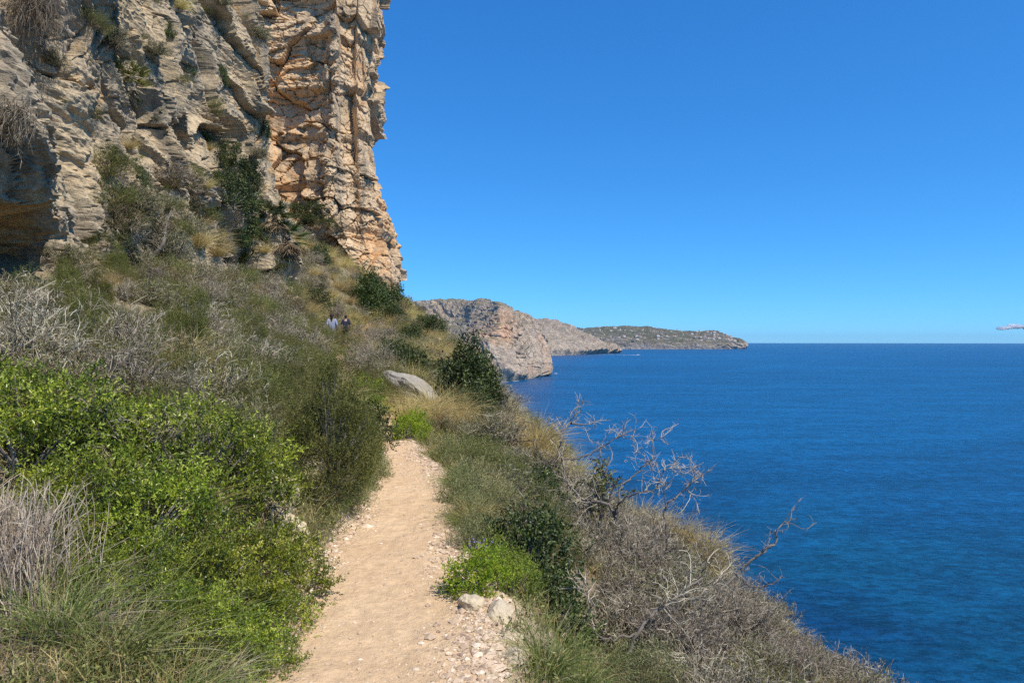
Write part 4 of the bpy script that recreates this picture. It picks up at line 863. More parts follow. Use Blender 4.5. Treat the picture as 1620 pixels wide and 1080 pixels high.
# rocks
def ico(sub_=3):
    import bmesh
    bm = bmesh.new(); bmesh.ops.create_icosphere(bm, subdivisions=sub_, radius=1); V = np.array([v.co[:] for v in bm.verts]); Q = np.array([[v.index for v in f.verts] for f in bm.faces]); bm.free(); return V, Q
IV, IQ = ico(4)
def rock(seed, r3, mat, loc, label, rz=0, tilt=(0, 0), kind='rock', group=None):
    V = IV.copy(); r = np.random.default_rng(seed)
    for k in range(16):                                    # chop flat facets
        n = norm(r.normal(size=3)); h = r.uniform(.62, .95); dd = V @ n; V = V - np.outer(np.maximum(dd - h, 0), n)
    V = V * (1 + .17 * fbm(V[:, 0] * 2.5 + seed, V[:, 1] * 2.5, V[:, 2] * 2.5, oct=4, seed=seed)[:, None]) * np.array(r3)
    V = V + fbm(V[:, 0] * 22, V[:, 1] * 22, V[:, 2] * 22, oct=2, seed=3)[:, None] * .006
    o = mk(kind, V, IQ, mat, {'orange': V[:, 0] * 0 + .1}); o.location = loc; o.rotation_euler = (tilt[0], tilt[1], rz)
    tag(o, label, 'rock', group); return o
rock(1, (.085, .07, .065), M_stone, P_((744 - 810) / F * 4.25, 4.25, .02), 'rounded pale yellow stone under the lime spurge bush')
rock(2, (.10, .16, .12), M_stone, P_(-.07, 4.15, -.03), 'brown jagged rock at the path edge right of the yellow stone', .3)
rock(3, (.13, .12, .10), M_stone, P_(.02, 3.72, -.03), 'flat grey topped rock on the right edge of the path', 1.0)
rock(4, (.12, .14, .10), M_stone, P_(.03, 3.35, -.05), 'pale knobbly rock at the bottom right of the path', 2.0)
rock(5, (.09, .10, .08), M_stone, P_(-.02, 3.95, -.04), 'small broken rock between the larger rocks on the path edge', .2)
rock(12, (.10, .12, .09), M_stone, P_(.10, 3.05, -.05), 'pale rock at the bottom edge of the photo beside the path', .7)
rock(6, (.20, .35, .33), M_stone, P_(-1.86, 5.55, -.02), 'pale jagged rock of the low bank left of the path', .2)
rock(7, (.18, .25, .20), M_stone, P_(-1.70, 5.25, -.08), 'lower tan rock at the foot of the bank left of the path', .9)
rock(8, (.22, .25, .22), M_stone, P_(-1.83, 6.25, .0), 'tan rock under the dark hollow of the juniper bush', .4)
rock(9, (1.25, .8, .42), M_slab, P_((672 - 810) / F * 17.2, 17.2, .06), 'long smooth grey rock slab slanting down beyond the path bend', .25, (0, R(31)), kind='boulder')
rock(10, (.7, .6, .35), M_slab, P_((640 - 810) / F * 17.4, 17.4, .25), 'rounded grey boulder at the upper end of the rock slab', .4, (0, R(15)), kind='boulder')
rock(11, (.35, .3, .2), M_stone, P_((690 - 810) / F * 38, 38, .1), 'small pale rock among dry grass on the far spur', kind='rock')

# bare trees on the slope
def bare_tree(name, base, limbs, seed, label, thick, tw=1.0, mat=None):
    """limbs: list of point lists in metres (true positions); sprays of spurs and twigs grow from them"""
    r = np.random.default_rng(seed); e = bpy.data.objects.new(name, None); COL.objects.link(e); base = np.array(base); e.location = base
    for li, pts in enumerate(limbs):
        tr = Geo(); tg = Geo()
        p = np.array(pts) - base; n = 7 * (len(p) - 1) + 1; t = np.linspace(0, len(p) - 1, n); k = np.minimum(t.astype(int), len(p) - 2); f = (t - k)[:, None]
        m = np.gradient(p, axis=0); q = (2 * f**3 - 3 * f**2 + 1) * p[k] + (f**3 - 2 * f**2 + f) * m[k] + (-2 * f**3 + 3 * f**2) * p[k + 1] + (f**3 - f**2) * m[k + 1]
        q = q + r.normal(size=q.shape) * .008
        th = thick * (1 if li == 0 else .55); tubes(tr, q[None], th, th * .22, r.uniform(.0, .35), 6)
        L = np.linalg.norm(np.diff(q, axis=0), axis=1).sum(); n1 = int(9 * tw * L / .6)
        pp, dd, _, _ = sub(q[None], n1, .35, 1, .75, r, .25); B = strands(pp, dd, r.uniform(.08, .38, n1), 5, .9, .25, r, .28); tubes(tg, B, .0045, .002, r.uniform(.3, .9, n1), 4)
        n2 = n1 * 5; pp, dd, _, _ = sub(B, n2, .2, 1, .8, r, .2); Cc = strands(pp, dd, r.uniform(.03, .14, n2), 3, .9, .2, r, .3); tubes(tg, Cc, .0023, .0013, r.uniform(.5, 1, n2), 3)
        lo_ = tr.make('trunk' if li == 0 else 'limb', M_bark, e, True); tg.make('twigs', mat or M_pale, lo_)
    tag(e, label, 'bare tree')
def pp_(l): return [px(u, v, y) for u, v, y in l]
bare_tree('bare_tree', P_(1.22, 7.8), [
  [tuple(P_(1.22, 7.8))] + pp_([(978, 850, 7.9), (972, 815, 8.0), (958, 795, 8.0), (925, 792, 8.0), (900, 765, 8.1), (889, 725, 8.2), (888, 690, 8.2), (902, 668, 8.3), (920, 645, 8.3)]),
  pp_([(972, 815, 8.0), (985, 790, 7.9), (1012, 778, 7.8), (1035, 775, 7.8), (1046, 752, 7.8), (1060, 740, 7.8), (1085, 742, 7.9)]),
  pp_([(889, 725, 8.2), (925, 722, 8.2), (955, 705, 8.2), (980, 690, 8.2), (1003, 688, 8.2)]),
  pp_([(978, 815, 8.0), (982, 770, 8.1), (1000, 755, 8.2), (1020, 735, 8.2), (1032, 722, 8.2), (1032, 700, 8.2), (1050, 690, 8.2)]),
  pp_([(902, 668, 8.3), (925, 672, 8.3), (945, 665, 8.3)])], 70, 'bare zigzag tree with white twigs standing tall against the sea', .022)
bare_tree('bare_tree', P_(2.05, 8.7), [
  [tuple(P_(2.05, 8.7))] + pp_([(1052, 830, 8.8), (1054, 800, 8.8), (1070, 785, 8.8), (1090, 768, 8.8), (1100, 752, 8.8), (1101, 740, 8.8)]),
  pp_([(1054, 800, 8.8), (1050, 780, 8.8), (1052, 765, 8.8)]), pp_([(1070, 785, 8.8), (1085, 775, 8.8), (1095, 790, 8.8)])], 71, 'small bare tree on the rim right of the tall zigzag one', .014, .8)
bare_tree('dead_tree', P_(2.0, 7.2), [
  [tuple(P_(2.0, 7.2))] + pp_([(1130, 945, 7.2), (1165, 908, 7.3), (1190, 885, 7.3), (1215, 868, 7.3), (1228, 855, 7.35), (1230, 838, 7.35), (1245, 825, 7.4), (1262, 820, 7.4)]),
  pp_([(1165, 908, 7.3), (1185, 925, 7.2), (1215, 925, 7.2), (1233, 915, 7.2)]), pp_([(1190, 885, 7.3), (1205, 872, 7.3), (1212, 855, 7.3)]),
  pp_([(1130, 945, 7.2), (1075, 945, 7.0), (1030, 975, 6.8)])], 72, 'lone dark dead branch reaching out over the sea at right', .019, .35, M_bark)
bare_tree('dead_tree', P_(.72, 4.9), [
  [tuple(P_(.72, 4.9))] + pp_([(1010, 1000, 5.0), (1040, 965, 5.1), (1075, 940, 5.2), (1110, 910, 5.3), (1120, 880, 5.3)]),
  pp_([(1075, 940, 5.2), (1105, 945, 5.3), (1150, 900, 5.4)]), pp_([(1010, 1000, 5.0), (960, 1010, 4.9), (935, 985, 4.9), (925, 900, 5.0)])], 73, 'fallen grey dead tree half buried in the twig thicket', .017, .8)
# slender sapling with a little green
g, C = twiggy(75, (.22, .22, 1.0), 7, 60, 160, thick=.005, tl=.3); gl = Geo(); pp, dd, _, _ = sub(C, 1500, 0, 1, .8, r_); leaves(gl, pp, dd, .035, .018, r_.random(1500), r_)
proto('sap', 'sapling', [('branches', g, M_bark), ('foliage', gl, M_olive)], 'sapling')
put('sap', 950, 9.0, 1.15, 'slender leafy sapling growing up through the bare zigzag tree')
put('sap', 838, 6.4, .6, 'small pale leafed sapling above the shaded hollow')

# the bare twig thicket: each bush its own
n_ = 0
for k in range(400):
    y = rp.uniform(3.9, 12.3) if rp.random() < .7 else rp.uniform(3.7, 6.5); c = ctrl(y)[0]; x = rp.uniform(c[5, 0] + .75 + .05 * y, c[7, 0] + .5)
    u = 810 + F * x / y
    if x / y > .70 or n_ >= 150: continue
    if (u - 1015) ** 2 / 80 ** 2 + (y - 4.3) ** 2 / .8 ** 2 < 1 or (u < 930 and y < 4.6): continue
    if rp.random() > min(1, .45 + y / 14): continue
    key = ['twig1', 'twig2', 'twig3', 'half1', 'half2', 'dry2'][rp.choice(6, p=[.27, .31, .18, .11, .06, .07])]; s = rp.uniform(.50, .85) * (.8 if y < 6 else 1)
    rimd = c[7, 0] - x; v = 540 - (H(x, y) + .3 - 1.6) / y * F
    where = 'along the rim above the open sea' if rimd < .8 else min([((u - a) ** 2 + (v - b) ** 2, t) for a, b, t in [(980, 800, 'round the foot of the zigzag bare tree'), (1060, 840, 'round the small bare tree'), (1190, 900, 'under the lone dead branch'),
        (1015, 1010, 'beside the rounded blue green bush'), (1090, 960, 'round the fallen dead tree'), (900, 850, 'at the left end of the thicket'), (1250, 1050, 'at the bottom right end of the thicket'), (900, 990, 'by the shaded hollow')]])[1]
    size = 'low' if s < .6 else 'middling' if s < .72 else 'broad'; look = 'sparsely leafed grey shrub' if key[:4] == 'half' else 'straw tussock' if key == 'dry2' else 'leafless grey shrub'
    lab = '%s %s %s' % (size, look, where)
    lay(key, P_(x, y, -.05), (s, s, s * rp.uniform(.8, 1.05)), rp.uniform(0, 6.28), lab, lab.replace('shrub', 'shrubs', 1).replace('tussock', 'tussocks', 1), tuple(rp.normal(size=2) * .15)); n_ += 1
print('thicket', n_)

# scrub on the left bank: each bush its own
kinds = {'dry': ['dry1', 'dry2', 'grn2'], 'tall': ['fine1', 'fine1', 'gnarl1'], 'grey': ['twig1', 'twig2', 'twig3', 'half1', 'half2', 'fine2'], 'mix': ['half1', 'half2', 'fine2', 'fine3', 'fine2'], 'green': ['fine3', 'fine2', 'half2', 'fine3']}
cnt = {}
pts = []
for k in range(6000):
    y = rp.uniform(5.8, 34) if rp.random() < .75 else rp.uniform(5.8, 15); c = ctrl(y)[0]; x = rp.uniform(max(c[1, 0] + .3, -.80 * y), c[4, 0] - .25)
    if y > 11.5 and x > c[4, 0] - .55: continue
    sp = .30 + .020 * y
    if any((x - a) ** 2 + (y - b) ** 2 < sp * sp for a, b in pts): continue
    if y < 7.2 and x > -2.2: continue
    if y > 7.2 and y < 12 and x > c[4, 0] - .6: continue
    pts.append((x, y)); u = 810 + F * x / y
    f = vnoise(np.array([x * .45]), np.array([y * .30]), seed=90)[0]
    zone = 'grey' if f > .22 else ('mix' if f > -.2 else 'green')
    if 300 < u < 440 and y > 10: zone = 'grey' if rp.random() < .5 else 'mix'
    if rp.random() < .13: zone = 'dry'
    if rp.random() < .05: zone = 'tall'
    key = kinds[zone][rp.integers(len(kinds[zone]))]; s = (.72 if zone == 'tall' else 1) * rp.uniform(.65, 1.1) * (.82 + .018 * y) * (.72 if u < 240 and y > 8 else 1)
    where = 'just behind the bright green thicket' if y < 9.5 else ('on the bank below the cave' if u < 230 else 'below the middle of the cliff' if u < 420 else 'left of the two walkers')
    look = {'dry': 'straw tussock', 'grn': 'green grassy tussock', 'fine1': 'bushy olive shrub', 'gnarl': 'branched dead shrub', 'twig': 'grey leafless shrub', 'half': 'grey sparsely leafed shrub', 'fine2': 'grey green heathy shrub', 'fine3': 'olive green shrub', 'lent': 'leafy bright green shrub'}
    lk = [v for k2, v in look.items() if key.startswith(k2)][0]; q = s / (.82 + .018 * y); where += (', near the path' if x > c[4, 0] - 1.6 else ', halfway up' if x > (c[1, 0] + c[4, 0]) / 2 else ', by the rock')
    lab = ('low ' if q < .8 else 'tall ' if q > .97 else '') + lk + ' ' + where
    if 505 < u < 565 and y > 12 and y < 34.5: s *= .55
    lay(key, P_(x, y, -.04), s, rp.uniform(0, 6.28), lab, lab.replace('shrub', 'shrubs', 1).replace('tussock', 'tussocks', 1), tuple(rp.normal(size=2) * .08))
print('bank shrubs', len(pts))

# the far spur and talus
pts = []
for k in range(3500):
    y = rp.uniform(14.5, 66); c = ctrl(y)[0]
    x = rp.uniform(max(c[1, 0] - 1.5, -.80 * y) if y > 34 else c[5, 0] + .5, c[7, 0] + .3)
    if abs(x - (c[4, 0] + c[5, 0]) / 2) < .75: continue
    if y < 18.6 and y > 15.2 and -3.2 < x < -1.0: continue
    sp = .36 + .0125 * y
    if any((x - a) ** 2 + (y - b) ** 2 < sp * sp for a, b in pts): continue
    pts.append((x, y)); u = 810 + F * x / y; f = vnoise(np.array([x * .22]), np.array([y * .14]), seed=91)[0]; rim = x > c[7, 0] - 3.0
    pr = rp.random()
    if (rim and pr < .62) or (not rim and f > -.05 and pr < .55): key = ['dry1', 'dry2', 'dry3'][rp.integers(3)]; lk = 'golden dry tussock'; s = rp.uniform(.6, 1.05) * (1 + .007 * y)
    elif pr < .75: key = ['twig1', 'twig3', 'half1'][rp.integers(3)]; lk = 'grey scrubby shrub'; s = rp.uniform(.7, 1.1) * (1 + .008 * y)
    else: key = ['fine2', 'fine3', 'half2', 'dark2'][rp.choice(4, p=[.3, .35, .25, .1])]; lk = 'green scrubby shrub'; s = rp.uniform(.7, 1.1) * (1 + .008 * y)
    if 505 < u < 565 and 33.5 < y < 42 and x > -9.6: continue
    where = 'on the slope just past the rock slab' if y < 28 else ('on the spur beyond the two walkers' if y < 46 else 'on the slope under the orange buttress')
    where += ', on the rim' if rim else ''; lab = ('small ' if s < .95 else 'large ' if s > 1.15 else '') + lk + ' ' + where
    lay(key, P_(x, y, -.05), s, rp.uniform(0, 6.28), lab, lab.replace('tussock', 'tussocks', 1).replace('shrub', 'shrubs', 1) if 'tussock' in lab else lab.replace('shrub ', 'shrubs ', 1), tuple(rp.normal(size=2) * .08))
print('spur', len(pts), round(time.time() - T0, 1))
# ------------------------------------------------------------------ plants growing on the cliffs
bpy.context.view_layer.update()
def hit(u, v):
    d = Vector(((u - 810) / F, 1.0, -(v - 540) / F)).normalized(); best = None
    for o in CL.values():
        ok, loc, nrm, _ = o.ray_cast(Vector(CAM), d)
        if ok and (best is None or (loc - Vector(CAM)).length < best[1]): best = (loc, (loc - Vector(CAM)).length, nrm)
    if best is None: return None
    n = best[2]; n = -n if n.dot(d) > 0 else n
    return np.array(best[0]), np.array(n)
def on_cliff(key, u, v, s, label, group=None, inset=.05, out=.35, mul=(1, 1, 1)):
    h = hit(u, v)
    if h is None: return
    p, n = h; p = p - n * inset; tx = -n[1] * out; ty = n[0] * out
    return lay(key, p, tuple(s * m for m in mul), rp.uniform(0, 6.28), label, group, (tx, ty))
def hanging(name, label, u, v, L, n, mat, seed, cat='dead shrub'):
    p, nn = hit(u, v); r = np.random.default_rng(seed); g = Geo(); b0 = r.normal(size=(n, 3)) * .14
    a = nn[None] * r.uniform(.3, 1.3, (n, 1)) + r.normal(size=(n, 3)) * .55 + np.array([0, 0, .5]); P = strands(b0, a, L * r.uniform(.5, 1.1, n), 7, .5, -2.6, r, .07)
    tubes(g, P, .006, .002, r.random(n) * .8, 3); q, d, _, _ = sub(P, n * 3, .2, 1, .5, r, -.5); tubes(g, strands(q, d, L * .3 * r.uniform(.3, 1, n * 3), 3, .8, -.8, r, .1), .004, .002, r.random(n * 3), 3)
    o = g.make(name, mat); o.location = p; tag(o, label, cat)
hanging('dead_shrub', 'big grey dead shrub drooping from the cliff at the top left corner', 45, 8, 1.35, 330, M_twig, 80)
hanging('dead_shrub', 'small grey dead shrub hanging above the cave', 25, 185, .7, 140, M_twig, 81)
on_cliff('fine3', 151, 190, .75, 'small bright olive bush in the cliff groove right of the cave bulge', mul=(.6, .6, 1.1))
on_cliff('half2', 262, 300, 1.15, 'olive broom like shrub standing out from the grey cliff', out=.3)
on_cliff('half1', 262, 335, 1.0, 'grey twiggy shrub under the broom on the cliff')
on_cliff('dry1', 312, 395, 1.5, 'straw tussock on the ledge at the foot of the grey cliff', out=.1)
on_cliff('dry2', 345, 405, 1.3, 'straw tussock right of the one on the ledge', out=.1)
on_cliff('dry2', 205, 235, .8, 'dry grass tuft halfway up the grey cliff'); on_cliff('dry1', 285, 15, .9, 'dry grass tuft high on the grey cliff at the top edge')
on_cliff('fine2', 128, 425, .95, 'grey green bush at the foot of the cliff beside the cave', out=.1); on_cliff('half1', 100, 420, .9, 'sparse grey bush in the mouth of the cave', out=.1)
on_cliff('fine2', 340, 185, 1.0, 'grey green bush in a cleft high on the grey cliff', mul=(.6, .6, 1.3)); on_cliff('half1', 172, 75, 1.0, 'wispy shrub below the top edge on the grey cliff')
on_cliff('half1', 210, 330, 1.2, 'wispy bare shrub in the groove right of the cave'); on_cliff('half1', 225, 410, 1.1, 'tangled bare shrub at the foot of the groove')
for (u, v, s) in [(364, 262, 1.0), (376, 300, 1.3), (366, 335, 1.5), (388, 330, 1.1), (375, 372, 1.6), (364, 398, 1.2), (392, 380, 1.2), (380, 415, 1.3)]:
    on_cliff('dark2', u, v, s, 'dark evergreen bush in the tall shaded mass climbing the grey cliff', 'dark bushes climbing the grey cliff', inset=.3, out=.2)
for (u, v, s, k, lab) in [(395, 300, 1.0, 'half1', 'brown bare shrub among the upper dark climbing bushes'), (360, 360, 1.0, 'twig3', 'bare shrub left of the dark climbing bushes'), (408, 250, .8, 'half1', 'wispy shrub above the dark climbing bushes'), (420, 400, 1.0, 'dry2', 'straw tuft between the dark bushes and the palms'), (440, 425, 1.1, 'fine2', 'grey bush under the shaggy palm'), (300, 330, 1.0, 'half1', 'wispy shrub right of the broom on the cliff'), (330, 300, .8, 'dry2', 'dry tuft left of the dark climbing bushes'), (245, 90, .8, 'half1', 'wispy shrub right of the upper fan palm'), (330, 30, .8, 'fine2', 'grey bush near the top edge of the cliff'), (410, 60, .9, 'half1', 'wispy shrub by the top corner of the grey cliff')]: on_cliff(k, u, v, s, lab)
for (u, v, s) in [(160, 60, .6), (215, 165, .6), (248, 200, .5), (352, 130, .7), (330, 225, .7), (180, 260, .5), (300, 120, .6), (415, 215, .7), (270, 60, .5), (225, 300, .7)]: on_cliff('dark2', u, v, s, 'small dark bush in a %s crack of the grey cliff' % ('high' if v < 140 else 'middle height'), 'small dark bushes in the cracks of the grey cliff, ' + ('high' if v < 140 else 'middle'), inset=.12, out=.2, mul=(.7, .7, 1.2))
for k in range(34):
    u, v = rp.uniform(165, 350), rp.uniform(275, 425)
    if v < 330 and rp.random() < .4: continue
    key = ['half1', 'fine2', 'half2', 'twig3', 'fine3', 'dry2', 'twig1'][rp.integers(7)]; nm = {'half1': 'wispy grey shrub', 'half2': 'wispy olive shrub', 'fine2': 'grey green bush', 'fine3': 'olive bush', 'twig3': 'bare shrub', 'twig1': 'bare shrub', 'dry2': 'straw tussock'}[key]
    where = ('in the groove right of the cave' if u < 230 else 'around the broom shrub' if u < 290 else 'left of the dark climbing bushes') + (', upper' if v < 350 else ', lower')
    on_cliff(key, u, v, rp.uniform(.8, 1.35), nm + ' on the lower grey cliff ' + where, nm + 's on the lower grey cliff ' + where, out=.2)
for k in range(80):
    u, v = rp.uniform(5, 455), rp.uniform(0, 400)
    h = hit(u, v)
    if h is None or h[0][1] > 38 or h[1][2] < -.1: continue
    if u < 150 and 180 < v < 420: continue
    key = ['grn1', 'dry2', 'half1', 'fine2', 'grn2', 'silv1'][rp.integers(6)]; nm = {'grn1': 'green tuft', 'grn2': 'green tuft', 'dry2': 'dry grass tuft', 'half1': 'wispy twig tuft', 'fine2': 'small grey bush', 'silv1': 'small grey bush'}[key]
    where = ('at the top' if v < 130 else 'halfway up' if v < 270 else 'low down') + (' above the cave' if u < 170 else ' in the middle' if u < 330 else ' near its right corner')
    on_cliff(key, u, v, rp.uniform(.35, .8), nm + ' rooted in the grey cliff ' + where, nm + 's in the grey cliff ' + where)
for (u, v, s, lab) in [(498, 352, 2.0, 'dark bush at the top of the talus under the orange buttress'), (515, 365, 2.2, 'grey green bush under the orange wall'), (470, 345, 1.6, 'dark bush in the corner between grey wall and buttress')]:
    on_cliff('dark2' if 'dark' in lab else 'fine2', u, v, s, lab, out=.1)
# fan palms
def palm(u, v, L, label, seed, skirt):
    h = hit(u, v); p, n = h; r = np.random.default_rng(seed); e = bpy.data.objects.new('fan_palm', None); COL.objects.link(e); e.location = p - n * .05
    c = n * .25 * L; g = Geo(); fans(g, r, c, 26, L * .5, L * .55, -10, 80, .55); g.make('fronds', M_dark if skirt > 20 else M_olive, e)
    g = Geo(); fans(g, r, c, skirt, L * .5, L * .5, -85, -25, .4); g.make('dead_fronds', M_twigbr if skirt > 20 else M_twig, e)
    g = Geo(); tubes(g, strands(np.array([-n * .1]), np.array([n + [0, 0, .3]]), .4 * L, 4, .1, .2, r), .09 * L, .07 * L, .3, 8); g.make('trunk', M_bark, e); tag(e, label, 'palm')
palm(197, 128, .8, 'green dwarf fan palm growing from the grey cliff near the top left', 85, 14)
palm(450, 372, 1.15, 'shaggy dark fan palm with a skirt of dead fronds at the cliff corner', 86, 44)
palm(436, 345, 1.0, 'smaller dark fan palm left of the shaggy one', 87, 26)
# weathered dead trunk at the foot of the cliff
h0 = hit(262, 345)[0]; yy = h0[1] - 1.0
bare_tree('dead_tree', px(205, 462, yy), [
  pp_([(205, 462, yy), (222, 430, yy), (240, 408, yy), (258, 385, yy), (262, 360, yy + .2), (270, 335, yy + .4)]), pp_([(222, 430, yy), (245, 425, yy - .2), (270, 415, yy - .3)]),
  pp_([(205, 462, yy), (225, 455, yy - .1), (258, 450, yy - .2)]), pp_([(240, 408, yy), (232, 385, yy + .1), (225, 365, yy + .2)])], 88, 'weathered silver grey dead trunk leaning against the foot of the grey cliff', .10, .9)

# ------------------------------------------------------------------ gravel and undergrowth
def gravel():
    r = np.random.default_rng(90); N = 17000; ys = 2.2 + 9.5 * r.random(N) ** 1.6; P = []
    C = ctrl(ys); q = r.random(N); side = r.random(N)
    xl, xr = C[:, 4, 0], C[:, 5, 0]; w_ = xr - xl
    x = np.where(side < .45, xr - np.abs(r.normal(size=N)) * .17 + .08, np.where(side < .75, xl + np.abs(r.normal(size=N)) * .12 - .06, xl + w_ * q))
    t = np.empty(N); z = np.empty(N)
    for i in range(N): t[i] = np.interp(x[i], C[i, :, 0], np.arange(10)); z[i] = np.interp(x[i], C[i, :, 0], C[i, :, 1])
    z += tnoise(x, ys, t) - .015 * np.exp(-((t - 4.5) / .28) ** 2)
    sz = np.where(side < .75, r.gamma(2.2, .0046, N), r.gamma(2, .0022, N)).clip(.002, .045)
    O = np.array([[1, 0, 0], [-1, 0, 0], [0, 1, 0], [0, -1, 0], [0, 0, 1], [0, 0, -1], [.7, .7, .4], [-.7, .6, .35], [.6, -.7, .3], [-.6, -.6, .4]], float)
    T = np.array([[4, 0, 6], [4, 6, 2], [4, 2, 7], [4, 7, 1], [4, 1, 9], [4, 9, 3], [4, 3, 8], [4, 8, 0], [0, 2, 6], [2, 1, 7], [1, 3, 9], [3, 0, 8], [5, 2, 0], [5, 1, 2], [5, 3, 1], [5, 0, 3]])
    V = O[None] * r.uniform(.6, 1.25, (N, 10, 1)); th = r.uniform(0, 6.28, N); c, s_ = np.cos(th)[:, None], np.sin(th)[:, None]
    V = V * np.stack([r.uniform(.8, 1.5, N), r.uniform(.7, 1.1, N), r.uniform(.4, .85, N)], -1)[:, None]
    V = np.stack([V[..., 0] * c - V[..., 1] * s_, V[..., 0] * s_ + V[..., 1] * c, V[..., 2]], -1) * sz[:, None, None] + np.stack([x, ys, z], -1)[:, None]
    Q = (np.arange(N)[:, None, None] * 10 + T[None]).reshape(-1, 3)
    o = mk('gravel', V.reshape(-1, 3), Q, M_gravel, {'tint': np.repeat(r.random(N), 10)}); tag(o, kind='stuff', label='loose pale gravel along both edges of the footpath', cat='gravel')
M_gravel = leaf_mat('gravel_stone', [(0, (0.30, 0.22, 0.15)), (0.35, (0.52, 0.40, 0.26)), (0.8, (0.64, 0.51, 0.35)), (1, (0.74, 0.63, 0.46))], 0.0, 0.9, 0.2, 0)
gravel()
def scatter(N, seed, ymin, ymax, ypow, sides):
    r = np.random.default_rng(seed); ys = ymin + (ymax - ymin) * r.random(N) ** ypow; C = ctrl(ys); t = np.empty(N)
    sel = r.random(N) < sides; lo = np.where(sel, 1.0, 5.05); hi = np.where(sel, 3.97, 7.1); t = lo + (hi - lo) * np.where(sel, 1 - (1 - r.random(N)) * r.random(N) ** .3, r.random(N) ** 1.2)
    k = np.minimum(t.astype(int), 8); f = t - k; I = np.arange(N)
    x = C[I, k, 0] * (1 - f) + C[I, k + 1, 0] * f; z = C[I, k, 1] * (1 - f) + C[I, k + 1, 1] * f + tnoise(x, ys, t)
    keep = np.abs(x) < .8 * ys + .5; return np.stack([x, ys, z], -1)[keep], r
def undergrowth():
    for nm, mat, N, seed, nb, L, w_, lab in [('undergrowth', M_scrub, 7000, 95, 16, .16, .006, 'low tangled green and straw undergrowth covering the slopes'), ('dry_undergrowth', M_dry, 5200, 96, 13, .20, .005, 'short dry grass and straw between the shrubs'), ('litter', M_twig, 6500, 97, 7, .16, .005, 'fallen grey twigs and dead stems between the shrubs')]:
        p, r = scatter(N, seed, 2.4, 62, 1.7, .5); n = len(p); sc_ = (.8 + p[:, 1] * .035); b0 = np.repeat(p, nb, 0); S = np.repeat(sc_, nb); b0[:, :2] += r.normal(size=(len(b0), 2)) * .06 * S[:, None]
        d = r.normal(size=(len(b0), 3)) * (.55 if nm != 'litter' else 1.5) + np.array([0, 0, 1.0 if nm != 'litter' else .35]); g = Geo()
        P = strands(b0, d, L * S * r.uniform(.4, 1.2, len(b0)), 3, .7, -.3, r, .08); 
        if nm == 'litter': P[..., 2] = np.maximum(P[..., 2], b0[:, None, 2] - .01)
        blades(g, P, w_ * S, r.random(len(b0)), r, .3)
        if nm == 'undergrowth':
            c = P[:, 1:].reshape(-1, 3); sel = r.random(len(c)) < .7; c = c[sel]; leaves(g, c, r.normal(size=(len(c), 3)) + np.array([0, 0, .4]), .030 * np.repeat(S, 3)[sel], .012 * np.repeat(S, 3)[sel], r.random(len(c)), r)
        g.make(nm, mat); tag(bpy.data.objects[nm], kind='stuff', label=lab, cat='undergrowth')
undergrowth()
print('stuff', round(time.time() - T0, 1))

# ------------------------------------------------------------------ the two walkers
M_skin = plain('skin', (0.50, 0.32, 0.23), 0.6); M_navy = plain('navy_cloth', (0.022, 0.028, 0.06), 0.85); M_black = plain('black_cloth', (0.02, 0.02, 0.024), 0.85)
M_pblue = plain('pale_blue_cloth', (0.27, 0.32, 0.42), 0.85); M_khaki = plain('khaki_cloth', (0.30, 0.27, 0.21), 0.85); M_hair = plain('dark_hair', (0.025, 0.018, 0.014), 0.6); M_shoe = plain('shoe', (0.12, 0.11, 0.10), 0.7)
def skinned(name, pts, edges, rad, mat, parent, lvl=2, root=0):
    me = bpy.data.meshes.new(name); me.from_pydata([tuple(p) for p in pts], edges, []); o = bpy.data.objects.new(name, me); COL.objects.link(o)
    o.modifiers.new('s', 'SKIN'); sm = o.modifiers.new('d', 'SUBSURF'); sm.levels = lvl; sm.render_levels = lvl
    sv = me.skin_vertices[0].data
    for i, q in enumerate(rad): sv[i].radius = (q, q) if np.ndim(q) == 0 else q; sv[i].use_root = (i == root)
    bpy.context.view_layer.update(); m2 = bpy.data.meshes.new_from_object(o.evaluated_get(bpy.context.evaluated_depsgraph_get()))
    o.modifiers.clear(); o.data = m2; m2.materials.clear(); m2.materials.append(mat)
    for p_ in m2.polygons: p_.use_smooth = True
    o.parent = parent; return o
